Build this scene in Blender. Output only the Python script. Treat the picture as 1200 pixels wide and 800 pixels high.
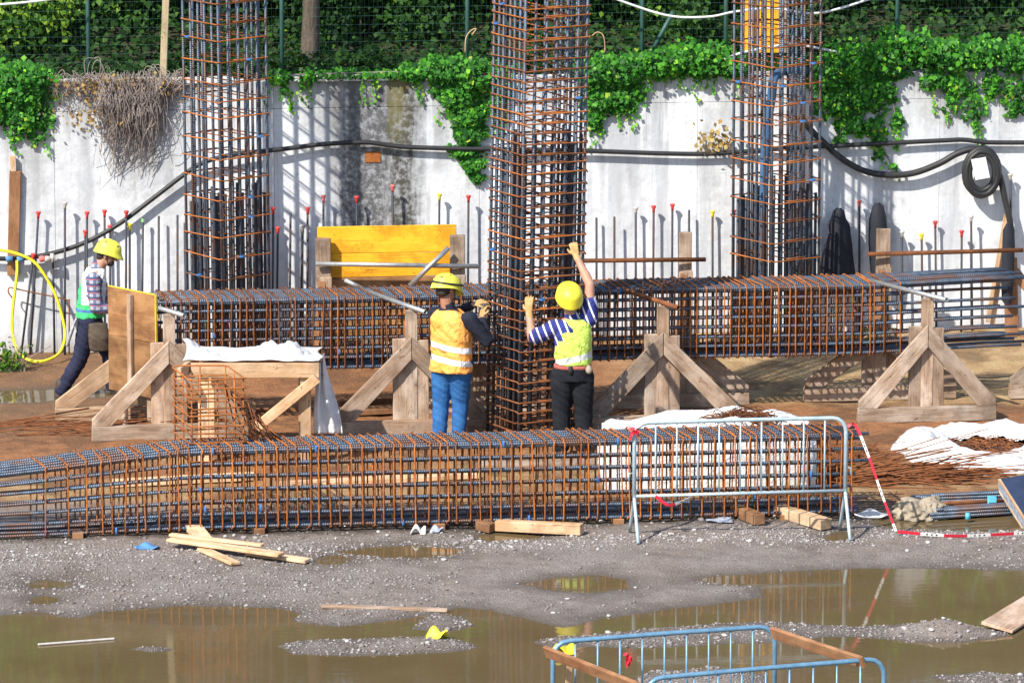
import bpy, bmesh, math, random
import numpy as np
from mathutils import Matrix, Vector, Quaternion

random.seed(7)
RNG = np.random.default_rng(7)
R = math.radians
scene = bpy.context.scene
for o in list(bpy.data.objects):
    bpy.data.objects.remove(o)

# ------------------------------------------------------------------ camera
CAM_H, PITCH, FPX = 11.5, R(10.48), 6600.0
cam_d = bpy.data.cameras.new('camera')
cam = bpy.data.objects.new('camera', cam_d)
scene.collection.objects.link(cam)
cam.location = (0, 0, CAM_H)
cam.rotation_euler = (R(90) - PITCH, 0, 0)
cam_d.sensor_width = 36
cam_d.lens = FPX / 1200 * 36
cam_d.clip_start, cam_d.clip_end = 0.5, 2000
scene.camera = cam
scene.render.resolution_x, scene.render.resolution_y = 1024, 682

# ------------------------------------------------------------------ light
SUN_AZ, SUN_EL = R(38), R(43)
SUN = Vector((-math.sin(SUN_AZ) * math.cos(SUN_EL), -math.cos(SUN_AZ) * math.cos(SUN_EL), math.sin(SUN_EL)))
world = bpy.data.worlds.new('World')
scene.world = world
world.use_nodes = True
wn = world.node_tree
bg = wn.nodes['Background']
sky = wn.nodes.new('ShaderNodeTexSky')
sky.sky_type = 'NISHITA'
sky.sun_disc = False
sky.sun_elevation = SUN_EL
sky.sun_rotation = math.atan2(SUN.x, SUN.y)
sky.air_density, sky.dust_density = 1.0, 0.6
wn.links.new(sky.outputs[0], bg.inputs[0])
bg.inputs[1].default_value = 0.135
sl = bpy.data.lights.new('sun', 'SUN')
sl.energy, sl.angle, sl.color = 4.9, R(0.7), (1.0, 0.93, 0.82)
so = bpy.data.objects.new('sun', sl)
scene.collection.objects.link(so)
so.rotation_euler = SUN.to_track_quat('Z', 'Y').to_euler()
so.location = SUN * 40 + Vector((0, 55, 0))
vs = scene.view_settings
vs.view_transform, vs.look, vs.gamma, vs.exposure = 'Standard', 'None', 1.0, 0.66
vs.use_curve_mapping = False

# ------------------------------------------------------------------ geometry of the view (used to measure positions)
_F = Vector((0, math.cos(PITCH), -math.sin(PITCH)))
_U = Vector((0, math.sin(PITCH), math.cos(PITCH)))
_C = Vector((0, 0, CAM_H))
def ray(px, py):
    return _F + Vector((1, 0, 0)) * ((px - 600) / FPX) + _U * ((400 - py) / FPX)
def G(px, py, z=0.0):
    d = ray(px, py)
    return _C + d * ((z - CAM_H) / d.z)
def D(px, py, y):
    d = ray(px, py)
    return _C + d * (y / d.y)
WALL0, WALLS = 61.65, 0.105
def wy(x): return WALL0 + WALLS * x
def Wl(px, py, off=0.0):
    d = ray(px, py)
    return _C + d * ((WALL0 - off) / (d.y - WALLS * d.x))

# ------------------------------------------------------------------ object helpers
COL = scene.collection
WM = {}
def link(name, mesh, mat, parent=None, M=None):
    o = bpy.data.objects.new(name, mesh)
    COL.objects.link(o)
    if mat is not None and mesh is not None and len(mesh.materials) == 0:
        mesh.materials.append(mat)
    M = M if M is not None else Matrix()
    WM[o] = M
    if parent is not None:
        o.parent = parent
        o.matrix_parent_inverse = WM[parent].inverted()
    o.matrix_basis = M
    return o
def thing(name, label, cat, loc=(0, 0, 0), group=None):
    o = link(name, None, None, None, Matrix.Translation(Vector(loc)))
    o.empty_display_size = 0.1
    return tag(o, label, cat, group)
def tag(o, label=None, cat=None, group=None, kind=None):
    if label: o['label'] = label
    if cat: o['category'] = cat
    if group: o['group'] = group
    if kind: o['kind'] = kind
    return o
def mesh_np(name, V, F, smooth=False, tone=None):
    V = np.asarray(V, dtype=np.float32); F = np.asarray(F, dtype=np.int32)
    me = bpy.data.meshes.new(name)
    n, k = F.shape
    me.vertices.add(len(V)); me.vertices.foreach_set('co', V.ravel())
    me.loops.add(n * k); me.loops.foreach_set('vertex_index', F.ravel())
    me.polygons.add(n)
    me.polygons.foreach_set('loop_start', np.arange(0, n * k, k, dtype=np.int32))
    me.polygons.foreach_set('loop_total', np.full(n, k, dtype=np.int32))
    me.update(calc_edges=True)
    if smooth: me.polygons.foreach_set('use_smooth', np.ones(n, dtype=bool))
    if tone is not None:
        a = me.attributes.new('tone', 'FLOAT', 'POINT')
        a.data.foreach_set('value', np.asarray(tone, dtype=np.float32))
    me.validate()
    return me
class MB:
    def __init__(s): s.v, s.f = [], []
    def add(s, v, f):
        b = len(s.v); s.v += [tuple(p) for p in v]; s.f += [tuple(i + b for i in q) for q in f]
        return s
    def mesh(s, name, smooth=False):
        me = bpy.data.meshes.new(name); me.from_pydata(s.v, [], s.f); me.update()
        if smooth: me.polygons.foreach_set('use_smooth', [True] * len(me.polygons))
        return me
    def obj(s, name, mat, parent=None, smooth=False, M=None):
        return link(name, s.mesh(name, smooth), mat, parent, M)
    def tube(s, pts, r, n=6, closed=False, cap=True, r2=None):
        pts = [Vector(p) for p in pts]; m = len(pts)
        T = []
        for i in range(m):
            a = pts[i - 1] if (i > 0 or closed) else pts[0]
            b = pts[(i + 1) % m] if (i < m - 1 or closed) else pts[-1]
            T.append((b - a).normalized() if (b - a).length > 1e-9 else Vector((0, 0, 1)))
        up = Vector((0, 0, 1)) if abs(T[0].z) < .9 else Vector((1, 0, 0))
        N = (up - T[0] * up.dot(T[0])).normalized()
        V, Fc = [], []
        for i in range(m):
            if i:
                N = (N - T[i] * N.dot(T[i]))
                N = N.normalized() if N.length > 1e-6 else Vector((1, 0, 0))
            B = T[i].cross(N)
            rr = r[i] if isinstance(r, (list, tuple)) else r
            for k in range(n):
                a = 2 * math.pi * k / n
                V.append(pts[i] + (N * math.cos(a) + B * math.sin(a)) * rr)
        for i in range(m if closed else m - 1):
            j = (i + 1) % m
            for k in range(n):
                Fc.append((i * n + k, i * n + (k + 1) % n, j * n + (k + 1) % n, j * n + k))
        if cap and not closed:
            Fc.append(tuple(range(n - 1, -1, -1))); Fc.append(tuple((m - 1) * n + k for k in range(n)))
        return s.add(V, Fc)
    def box(s, c, sz, rot=None):
        c = Vector(c); h = Vector(sz) / 2; V = []
        for x in (-1, 1):
            for y in (-1, 1):
                for z in (-1, 1):
                    p = Vector((x * h.x, y * h.y, z * h.z))
                    V.append(c + (rot @ p if rot is not None else p))
        return s.add(V, [(0, 1, 3, 2), (4, 6, 7, 5), (0, 4, 5, 1), (2, 3, 7, 6), (0, 2, 6, 4), (1, 5, 7, 3)])
    def grid(s, P):   # P[i][j] -> point
        n, m = len(P), len(P[0])
        return s.add([p for r_ in P for p in r_], [(i * m + j, i * m + j + 1, (i + 1) * m + j + 1, (i + 1) * m + j) for i in range(n - 1) for j in range(m - 1)])
_plank = {}
def plank_mesh(L, w, t, bev=0.005, wob=0.003):
    key = (round(L, 2), round(w, 3), round(t, 3))
    if key in _plank: return _plank[key]
    bm = bmesh.new()
    bmesh.ops.create_cube(bm, size=1)
    for v in bm.verts:
        v.co = Vector((v.co.x * L + random.uniform(-1, 1) * wob * 2, v.co.y * w + random.uniform(-1, 1) * wob, v.co.z * t + random.uniform(-1, 1) * wob * .5))
    bmesh.ops.bevel(bm, geom=bm.edges[:], offset=bev, segments=1, affect='EDGES')
    me = bpy.data.meshes.new('plank'); bm.to_mesh(me); bm.free()
    _plank[key] = me
    return me
def frame(p0, p1, up):
    X = (p1 - p0).normalized(); Y = Vector(up).cross(X)
    if Y.length < 1e-4: Y = Vector((0, 1, 0)).cross(X)
    Y.normalize(); Z = X.cross(Y)
    m = Matrix((X, Y, Z)).transposed().to_4x4(); m.translation = (p0 + p1) / 2
    return m
def plank(name, p0, p1, w, t, up, mat, parent=None):
    """board from p0 to p1; thickness t along `up`, width w across"""
    p0, p1 = Vector(p0), Vector(p1)
    me = plank_mesh((p1 - p0).length, w, t).copy()
    return link(name, me, mat, parent, frame(p0, p1, up))
def bar(name, p0, p1, r, mat, parent=None, n=8, key={}):
    p0, p1 = Vector(p0), Vector(p1); L = (p1 - p0).length
    k = (round(L, 3), r, n, mat.name)
    if k not in key:
        key[k] = MB().tube([(-L / 2, 0, 0), (L / 2, 0, 0)], r, n).mesh(name, False)
        me = key[k]; me.polygons.foreach_set('use_smooth', [len(p.vertices) == 4 for p in me.polygons])
    up = Vector((0, 0, 1)) if abs((p1 - p0).normalized().z) < .95 else Vector((0, 1, 0))
    return link(name, key[k], mat, parent, frame(p0, p1, up))
def pipe_mesh(L, r, wall=0.006, n=14):
    mb = MB(); V = []
    for x, rr in ((-L / 2, r), (L / 2, r), (L / 2, r - wall), (-L / 2, r - wall)):
        V += [(x, rr * math.cos(2 * math.pi * k / n), rr * math.sin(2 * math.pi * k / n)) for k in range(n)]
    Fc = []
    for a in range(4):
        b = (a + 1) % 4
        Fc += [(a * n + k, b * n + k, b * n + (k + 1) % n, a * n + (k + 1) % n) for k in range(n)]
    mb.add(V, Fc); return mb.mesh('pipe', True)
def bez(pts, n=12):
    """Catmull-Rom through points"""
    P = [Vector(p) for p in pts]; P = [P[0] * 2 - P[1]] + P + [P[-1] * 2 - P[-2]]
    out = []
    for i in range(1, len(P) - 2):
        a, b, c, d = P[i - 1:i + 3]
        for k in range(n):
            t = k / n
            out.append(0.5 * ((2 * b) + (c - a) * t + (2 * a - 5 * b + 4 * c - d) * t * t + (3 * b - a - 3 * c + d) * t ** 3))
    out.append(P[-2]); return out
# value noise
def vnoise(x, y, seed=0):
    xi, yi = np.floor(x).astype(np.int64), np.floor(y).astype(np.int64)
    xf, yf = x - xi, y - yi
    def h(a, b):
        n = (a * 374761393 + b * 668265263 + seed * 1442695041) & 0xFFFFFFFF
        n = ((n ^ (n >> 13)) * 1274126177) & 0xFFFFFFFF
        return ((n ^ (n >> 16)) & 0xFFFF) / 65535.0
    u, v = xf * xf * (3 - 2 * xf), yf * yf * (3 - 2 * yf)
    return (h(xi, yi) * (1 - u) + h(xi + 1, yi) * u) * (1 - v) + (h(xi, yi + 1) * (1 - u) + h(xi + 1, yi + 1) * u) * v
def fbm(x, y, oct=4, seed=0):
    s, a = 0, 0.5
    for i in range(oct):
        s = s + a * (vnoise(x * 2 ** i, y * 2 ** i, seed + i) - .5); a *= .5
    return s

# ------------------------------------------------------------------ materials
MATS = {}
class NT:
    def __init__(s, name):
        s.m = bpy.data.materials.new(name); s.m.use_nodes = True; s.t = s.m.node_tree
        s.b = s.t.nodes['Principled BSDF']; s.out = s.t.nodes['Material Output']
    def n(s, typ, **kw):
        nd = s.t.nodes.new(typ)
        for k, v in kw.items(): setattr(nd, k, v)
        return nd
    def l(s, a, b): s.t.links.new(a, b)
    def coord(s, kind='Object', scale=(1, 1, 1)):
        c = s.n('ShaderNodeTexCoord'); mp = s.n('ShaderNodeMapping')
        mp.inputs['Scale'].default_value = scale
        s.l(c.outputs[kind], mp.inputs[0]); return mp.outputs[0]
    def pos(s, scale=(1, 1, 1)):
        c = s.n('ShaderNodeNewGeometry'); mp = s.n('ShaderNodeMapping')
        mp.inputs['Scale'].default_value = scale
        s.l(c.outputs['Position'], mp.inputs[0]); return mp.outputs[0]
    def noise(s, vec, scale, detail=4, rough=.55, dist=0):
        nd = s.n('ShaderNodeTexNoise'); nd.inputs['Scale'].default_value = scale
        nd.inputs['Detail'].default_value = detail; nd.inputs['Roughness'].default_value = rough
        nd.inputs['Distortion'].default_value = dist
        s.l(vec, nd.inputs['Vector']); return nd.outputs['Fac']
    def ramp(s, fac, stops):
        nd = s.n('ShaderNodeValToRGB'); e = nd.color_ramp.elements
        while len(e) < len(stops): e.new(.5)
        for i, (p, c) in enumerate(stops):
            e[i].position = p; e[i].color = (c, c, c, 1) if isinstance(c, (int, float)) else (*c, 1)
        s.l(fac, nd.inputs[0]); return nd.outputs[0]
    def mix(s, fac, a, b, mode='MIX'):
        nd = s.n('ShaderNodeMix', data_type='RGBA', blend_type=mode)
        for sock, v in ((nd.inputs[0], fac), (nd.inputs[6], a), (nd.inputs[7], b)):
            if hasattr(v, 'links'): s.l(v, sock)
            else: sock.default_value = v if isinstance(v, (int, float)) else (*v, 1)
        return nd.outputs[2]
    def math(s, op, a, b=0.0, clamp=False):
        nd = s.n('ShaderNodeMath', operation=op, use_clamp=clamp)
        for i, v in enumerate((a, b)):
            if hasattr(v, 'links'): s.l(v, nd.inputs[i])
            else: nd.inputs[i].default_value = v
        return nd.outputs[0]
    def bump(s, h, strength=.3, dist=.01):
        nd = s.n('ShaderNodeBump'); nd.inputs['Strength'].default_value = strength; nd.inputs['Distance'].default_value = dist
        s.l(h, nd.inputs['Height']); s.l(nd.outputs[0], s.b.inputs['Normal'])
    def set(s, col=None, rough=None, metal=None, spec=None):
        for nm, v in (('Base Color', col), ('Roughness', rough), ('Metallic', metal), ('Specular IOR Level', spec)):
            if v is None: continue
            if hasattr(v, 'links'): s.l(v, s.b.inputs[nm])
            else: s.b.inputs[nm].default_value = v if isinstance(v, (int, float)) else (*v, 1)
        return s.m
def simple(name, c1, c2=None, scale=6, rough=.6, metal=0, bump=.15, bdist=.005, spec=.4, vary=0.0, stretch=(1, 1, 1)):
    t = NT(name); v = t.coord('Object', stretch)
    f = t.noise(v, scale, 5)
    c2 = c2 or tuple(x * .7 for x in c1)
    col = t.mix(t.ramp(f, [(.35, 0), (.68, 1)]), c1, c2)
    if vary:
        oi = t.n('ShaderNodeObjectInfo'); k = t.math('MULTIPLY_ADD', oi.outputs['Random'], vary); k.node.inputs[2].default_value = 1 - vary / 2
        cc = t.n('ShaderNodeCombineColor')
        for i in range(3): t.l(k, cc.inputs[i])
        col = t.mix(1.0, col, cc.outputs[0], 'MULTIPLY')
    t.set(col, rough, metal, spec)
    if bump: t.bump(t.noise(v, scale * 4, 4), bump, bdist)
    return t.m
def wood(name, c1, c2, c3, stain=(.1, .07, .05), rough=.8):
    t = NT(name); oi = t.n('ShaderNodeObjectInfo')
    c = t.n('ShaderNodeTexCoord'); mp = t.n('ShaderNodeMapping'); mp.inputs['Scale'].default_value = (1.0, 14, 14)
    off = t.n('ShaderNodeCombineXYZ'); t.l(t.math('MULTIPLY', oi.outputs['Random'], 37.0), off.inputs[0]); t.l(t.math('MULTIPLY', oi.outputs['Random'], 11.0), off.inputs[1])
    t.l(c.outputs['Object'], mp.inputs[0]); t.l(off.outputs[0], mp.inputs['Location'])
    g = t.noise(mp.outputs[0], 3.0, 6, .6, .6)
    col = t.mix(t.ramp(g, [(.3, 0), (.7, 1)]), c1, c2)
    mp2 = t.n('ShaderNodeMapping'); mp2.inputs['Scale'].default_value = (1, 2, 2); t.l(c.outputs['Object'], mp2.inputs[0]); t.l(off.outputs[0], mp2.inputs['Location'])
    big = t.noise(mp2.outputs[0], 3.0, 4)
    col = t.mix(t.ramp(big, [(.42, 0), (.62, .8)]), col, c3)
    col = t.mix(t.ramp(t.noise(c.outputs['Object'], 2.3, 5, .7), [(.50, 0), (.66, .55)]), col, tuple(x * .45 for x in c2))
    kn = t.noise(mp2.outputs[0], 9.0, 2, .4, 1.5)
    col = t.mix(t.ramp(kn, [(.68, 0), (.76, .75)]), col, stain)
    k = t.math('MULTIPLY_ADD', oi.outputs['Random'], .5); k.node.inputs[2].default_value = .74
    cc = t.n('ShaderNodeCombineColor')
    for i in range(3): t.l(k, cc.inputs[i])
    col = t.mix(1.0, col, cc.outputs[0], 'MULTIPLY')
    hue = t.math('FRACT', t.math('MULTIPLY', oi.outputs['Random'], 7.3))
    col = t.mix(t.math('MULTIPLY', hue, .3), col, t.mix(1.0, col, (1.15, .82, .60), 'MULTIPLY'))
    mp3 = t.n('ShaderNodeMapping'); mp3.inputs['Scale'].default_value = (.7, 26, 26); t.l(c.outputs['Object'], mp3.inputs[0]); t.l(off.outputs[0], mp3.inputs['Location'])
    cr = t.noise(mp3.outputs[0], 3.0, 3, .6, .3)
    crk = t.ramp(cr, [(.30, .75), (.37, 0)])
    col = t.mix(crk, col, stain)
    sp_ = t.noise(c.outputs['Object'], 30.0, 2, .5)
    col = t.mix(t.ramp(sp_, [(.70, 0), (.74, .8)]), col, stain)
    t.set(col, rough, 0, .25); t.bump(t.math('SUBTRACT', g, crk), .5, .007)
    return t.m
def rebar_mat(name, axis, c1, c2, rust, rib=0.022, metal=.35, rough=.42):
    t = NT(name); c = t.n('ShaderNodeTexCoord'); sp = t.n('ShaderNodeSeparateXYZ'); t.l(c.outputs['Object'], sp.inputs[0])
    w = t.math('SINE', t.math('MULTIPLY', sp.outputs[axis], 2 * math.pi / rib))
    geo = t.pos(); f = t.noise(geo, 3.2, 4)
    col = t.mix(t.ramp(t.noise(geo, 14, 3), [(.3, 0), (.7, 1)]), c1, c2)
    col = t.mix(t.ramp(f, [(.47, 0), (.64, .85)]), col, rust)
    t.set(col, rough, metal, .5); t.bump(w, .4, .003)
    return t.m
M_rebar = rebar_mat('rebar_steel', 0, (.105, .145, .205), (.045, .06, .085), (.13, .06, .03))
M_rebar_dark = rebar_mat('rebar_dark', 0, (.045, .055, .075), (.03, .035, .05), (.08, .04, .025), metal=.3, rough=.5)
def rust_mat(name, a, b, c, rough=.85):
    t = NT(name); p = t.pos(); oi = t.n('ShaderNodeObjectInfo')
    col = t.mix(t.ramp(t.noise(p, 5, 4), [(.35, 0), (.65, 1)]), a, b)
    col = t.mix(t.ramp(t.noise(p, 23, 3), [(.5, 0), (.7, .8)]), col, c)
    k = t.math('MULTIPLY_ADD', oi.outputs['Random'], .5); k.node.inputs[2].default_value = .75
    cc = t.n('ShaderNodeCombineColor')
    for i in range(3): t.l(k, cc.inputs[i])
    col = t.mix(1.0, col, cc.outputs[0], 'MULTIPLY')
    t.set(col, rough, 0, .2); t.bump(t.noise(p, 90, 3), .4, .003)
    return t.m
M_rust = rust_mat('rust_orange', (.42, .145, .036), (.25, .08, .026), (.12, .05, .024))
M_rust_mid = rust_mat('rust_red_brown', (.27, .098, .036), (.15, .055, .024), (.075, .036, .022))
M_rust_dk = rust_mat('rust_brown', (.24, .09, .035), (.13, .05, .022), (.09, .045, .025))
M_wood_old = wood('timber_weathered', (.40, .295, .21), (.19, .132, .095), (.46, .385, .32))
M_wood_new = wood('timber_fresh', (.56, .395, .245), (.42, .27, .15), (.62, .47, .32), stain=(.22, .12, .06))
M_wood_red = wood('timber_wet', (.30, .145, .07), (.19, .09, .045), (.34, .19, .10))
M_ply = wood('plywood_brown', (.25, .125, .05), (.14, .068, .03), (.34, .19, .085))
M_yellow_ply = wood('yellow_shuttering', (.78, .40, .02), (.66, .31, .015), (.82, .46, .03), stain=(.30, .13, .02), rough=.6)
M_yellow_edge = simple('yellow_edge_paint', (.80, .60, .03), (.62, .42, .03), 8, .6)
M_galv = simple('galvanised_tube', (.46, .47, .47), (.33, .34, .34), 14, .38, .65, .1, .002)
M_barrier = simple('barrier_blue_paint', (.46, .56, .60), (.34, .44, .50), 18, .45, .25, .12, .002)
M_barrier2 = simple('barrier_blue_bright', (.17, .33, .48), (.12, .24, .36), 18, .42, .3, .12, .002)
M_black = simple('black_rubber', (.018, .019, .022), (.028, .028, .03), 9, .5, 0, .1)
M_yhose = simple('yellow_hose_rubber', (.80, .74, .03), (.66, .60, .03), 12, .45)
M_red = simple('red_plastic', (.72, .06, .05), (.55, .045, .05), 20, .5, vary=.3)
M_pink = simple('faded_pink_plastic', (.70, .20, .18), (.60, .12, .12), 20, .55)
M_yel = simple('yellow_plastic', (.80, .70, .04), (.66, .55, .04), 20, .5)
M_greycap = simple('grey_plastic', (.50, .47, .45), (.38, .35, .33), 20, .6)
M_green = simple('green_tape', (.25, .62, .20), None, 20, .6)
M_blue = simple('blue_plastic', (.10, .26, .55), (.07, .18, .42), 18, .5)
M_cyan = simple('turquoise_plastic', (.12, .46, .60), (.08, .36, .52), 18, .4)
def sheet_mat():
    t = NT('white_sheet'); p = t.pos()
    col = t.mix(t.ramp(t.noise(p, 3, 4), [(.35, 0), (.65, 1)]), (.72, .72, .72), (.60, .61, .63))
    col = t.mix(t.ramp(t.noise(p, 4.5, 6, .7), [(.53, 0), (.70, .6)]), col, (.42, .30, .19))
    t.set(col, .7, 0, .3); t.bump(t.noise(p, 9, 5, .6, 1.5), .9, .03); return t.m
M_white = sheet_mat()
M_whitepaint = simple('white_print', (.82, .82, .80), (.72, .72, .7), 10, .6)
M_cable = simple('pale_cable', (.62, .64, .66), (.48, .5, .52), 8, .5)
M_fence = simple('fence_green', (.035, .10, .085), (.025, .075, .065), 9, .5, .1)
M_darkcloth = simple('dark_cloth', (.014, .016, .026), (.022, .024, .034), 12, .85, 0, .5, .01)
M_sack = simple('mud_sack', (.34, .29, .22), (.20, .16, .115), 9, .8, 0, .5, .01)
M_stone_w = simple('pale_stone', (.55, .54, .52), (.40, .39, .37), 14, .85, 0, .5, .01, vary=.4)
M_bluebox = simple('navy_panel', (.030, .042, .085), (.022, .03, .06), 6, .35, 0, .05)
M_boxside = simple('scuffed_edge', (.42, .45, .50), (.16, .20, .30), 22, .6)
def cloth_mat(name, c1, c2, rough=.8, scale=7, bump=.5):
    return simple(name, c1, c2, scale, rough, 0, bump, .012, .25)
M_skin = simple('skin', (.46, .25, .17), (.40, .20, .13), 12, .55, 0, .05)
M_skin_dk = simple('skin_tanned', (.36, .18, .115), (.30, .14, .09), 12, .55, 0, .05)
M_hair = simple('dark_hair', (.018, .014, .012), (.03, .022, .018), 40, .6)
M_helmet = simple('helmet_yellow', (.78, .78, .08), (.60, .56, .08), 9, .45, 0, .06)
M_helmet2 = simple('helmet_amber_yellow', (.82, .74, .05), (.66, .54, .05), 9, .42, 0, .06)
M_jeans = cloth_mat('blue_denim', (.016, .085, .26), (.035, .145, .36), .85, 9)
M_navy = cloth_mat('navy_trouser', (.013, .016, .04), (.022, .026, .055), .85)
M_blacktr = cloth_mat('black_trouser', (.008, .009, .013), (.013, .015, .02), .95)
M_navyshirt = cloth_mat('navy_jumper', (.012, .014, .026), (.02, .023, .04), .85)
M_glove = cloth_mat('work_glove', (.48, .33, .15), (.36, .22, .09), .85, 25)
M_boot = simple('boot_leather', (.06, .045, .035), (.035, .026, .02), 14, .7)
M_leather = simple('brown_pouch', (.085, .062, .042), (.055, .04, .028), 14, .75, 0, .4)
M_belt = simple('work_belt', (.42, .12, .09), (.33, .08, .07), 14, .7)
def band_mat(name, base, base2, bands, axis=2, rough=.7, bandcol=(.72, .74, .76), tilt=0.0, side=None):
    t = NT(name); c = t.n('ShaderNodeTexCoord'); sp = t.n('ShaderNodeSeparateXYZ'); t.l(c.outputs['Object'], sp.inputs[0])
    col = t.mix(t.ramp(t.noise(c.outputs['Object'], 6, 4), [(.35, 0), (.65, 1)]), base, base2)
    z = t.math('ADD', sp.outputs[axis], t.math('MULTIPLY', sp.outputs[0], tilt))
    if side:
        for ax, lo, hi, cc in side:
            f = t.math('MULTIPLY', t.math('GREATER_THAN', sp.outputs[ax], lo), t.math('LESS_THAN', sp.outputs[ax], hi))
            col = t.mix(f, col, cc)
    for lo, hi, cc in bands:
        f = t.math('MULTIPLY', t.math('GREATER_THAN', z, lo), t.math('LESS_THAN', z, hi))
        col = t.mix(f, col, cc or bandcol)
    col = t.mix(t.ramp(t.noise(c.outputs['Object'], 5, 6, .7), [(.55, 0), (.72, .3)]), col, (.22, .13, .07))
    t.set(col, rough, 0, .3); t.bump(t.noise(c.outputs['Object'], 13, 4, .5, 1.2), 1.0, .03)
    return t.m
M_vestA = band_mat('vest_orange', (.93, .43, .11), (.90, .33, .06), [(.895, .955, None), (1.03, 1.09, None)], tilt=.18)
M_vestB = band_mat('vest_lime', (.50, .68, .12), (.42, .58, .09), [(1.02, 1.085, (.55, .58, .56))], tilt=-.25)
GR = (.05, .60, .16)
M_vestC = band_mat('vest_white_green', (.74, .76, .72), (.66, .69, .66), [(.90, .965, GR), (.965, 1.0, (.06, .16, .36)), (1.0, 1.05, GR)], side=[(0, -.5, -.135, GR)])
M_polo = band_mat('striped_polo', (.022, .03, .17), (.03, .04, .22), [], rough=.85)
def stripes(t_mat):
    nt = t_mat.node_tree; b = nt.nodes['Principled BSDF']
    t = NT.__new__(NT); t.m, t.t, t.b = t_mat, nt, b
    src = b.inputs['Base Color'].links[0].from_socket
    c = t.n('ShaderNodeTexCoord'); sp = t.n('ShaderNodeSeparateXYZ'); t.l(c.outputs['Object'], sp.inputs[0])
    v = t.math('ADD', sp.outputs[0], t.math('MULTIPLY', sp.outputs[2], .38))
    s = t.math('SINE', t.math('MULTIPLY', v, 2 * math.pi / .075))
    t.l(t.mix(t.math('GREATER_THAN', s, .72), src, (.74, .74, .76)), b.inputs['Base Color'])
stripes(M_polo)
def plaid():
    t = NT('plaid_shirt'); c = t.n('ShaderNodeTexCoord'); sp = t.n('ShaderNodeSeparateXYZ'); t.l(c.outputs['Object'], sp.inputs[0])
    def st(ax, per, th, ph=0.0):
        return t.math('GREATER_THAN', t.math('SINE', t.math('ADD', t.math('MULTIPLY', sp.outputs[ax], 2 * math.pi / per), ph)), th)
    col = t.mix(st(2, .07, .0), (.36, .38, .44), (.07, .085, .17))
    col = t.mix(t.math('MULTIPLY', st(0, .07, .1), .75), col, (.06, .075, .17))
    col = t.mix(t.math('MULTIPLY', st(2, .07, .93, .8), .8), col, (.55, .16, .14))
    t.set(col, .85, 0, .2); t.bump(t.noise(c.outputs['Object'], 10, 4), .6, .015); return t.m
M_plaid = plaid()
def tape_mat():
    t = NT('caution_tape'); c = t.n('ShaderNodeTexCoord'); sp = t.n('ShaderNodeSeparateXYZ'); t.l(c.outputs['UV'], sp.inputs[0])
    s = t.math('SINE', t.math('MULTIPLY', sp.outputs[0], 2 * math.pi / .44))
    col = t.mix(t.math('GREATER_THAN', s, 0.0), (.78, .77, .75), (.60, .025, .05))
    # black print blocks on the white lengths
    s2 = t.math('SINE', t.math('MULTIPLY', sp.outputs[0], 2 * math.pi / .045))
    f = t.math('MULTIPLY', t.math('GREATER_THAN', s2, .35), t.math('LESS_THAN', s, -.45))
    f = t.math('MULTIPLY', f, t.math('LESS_THAN', t.math('ABSOLUTE', t.math('SUBTRACT', sp.outputs[1], .5)), .28))
    col = t.mix(f, col, (.03, .03, .04))
    return t.set(col, .45, 0, .4)
M_tape = tape_mat()

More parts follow.
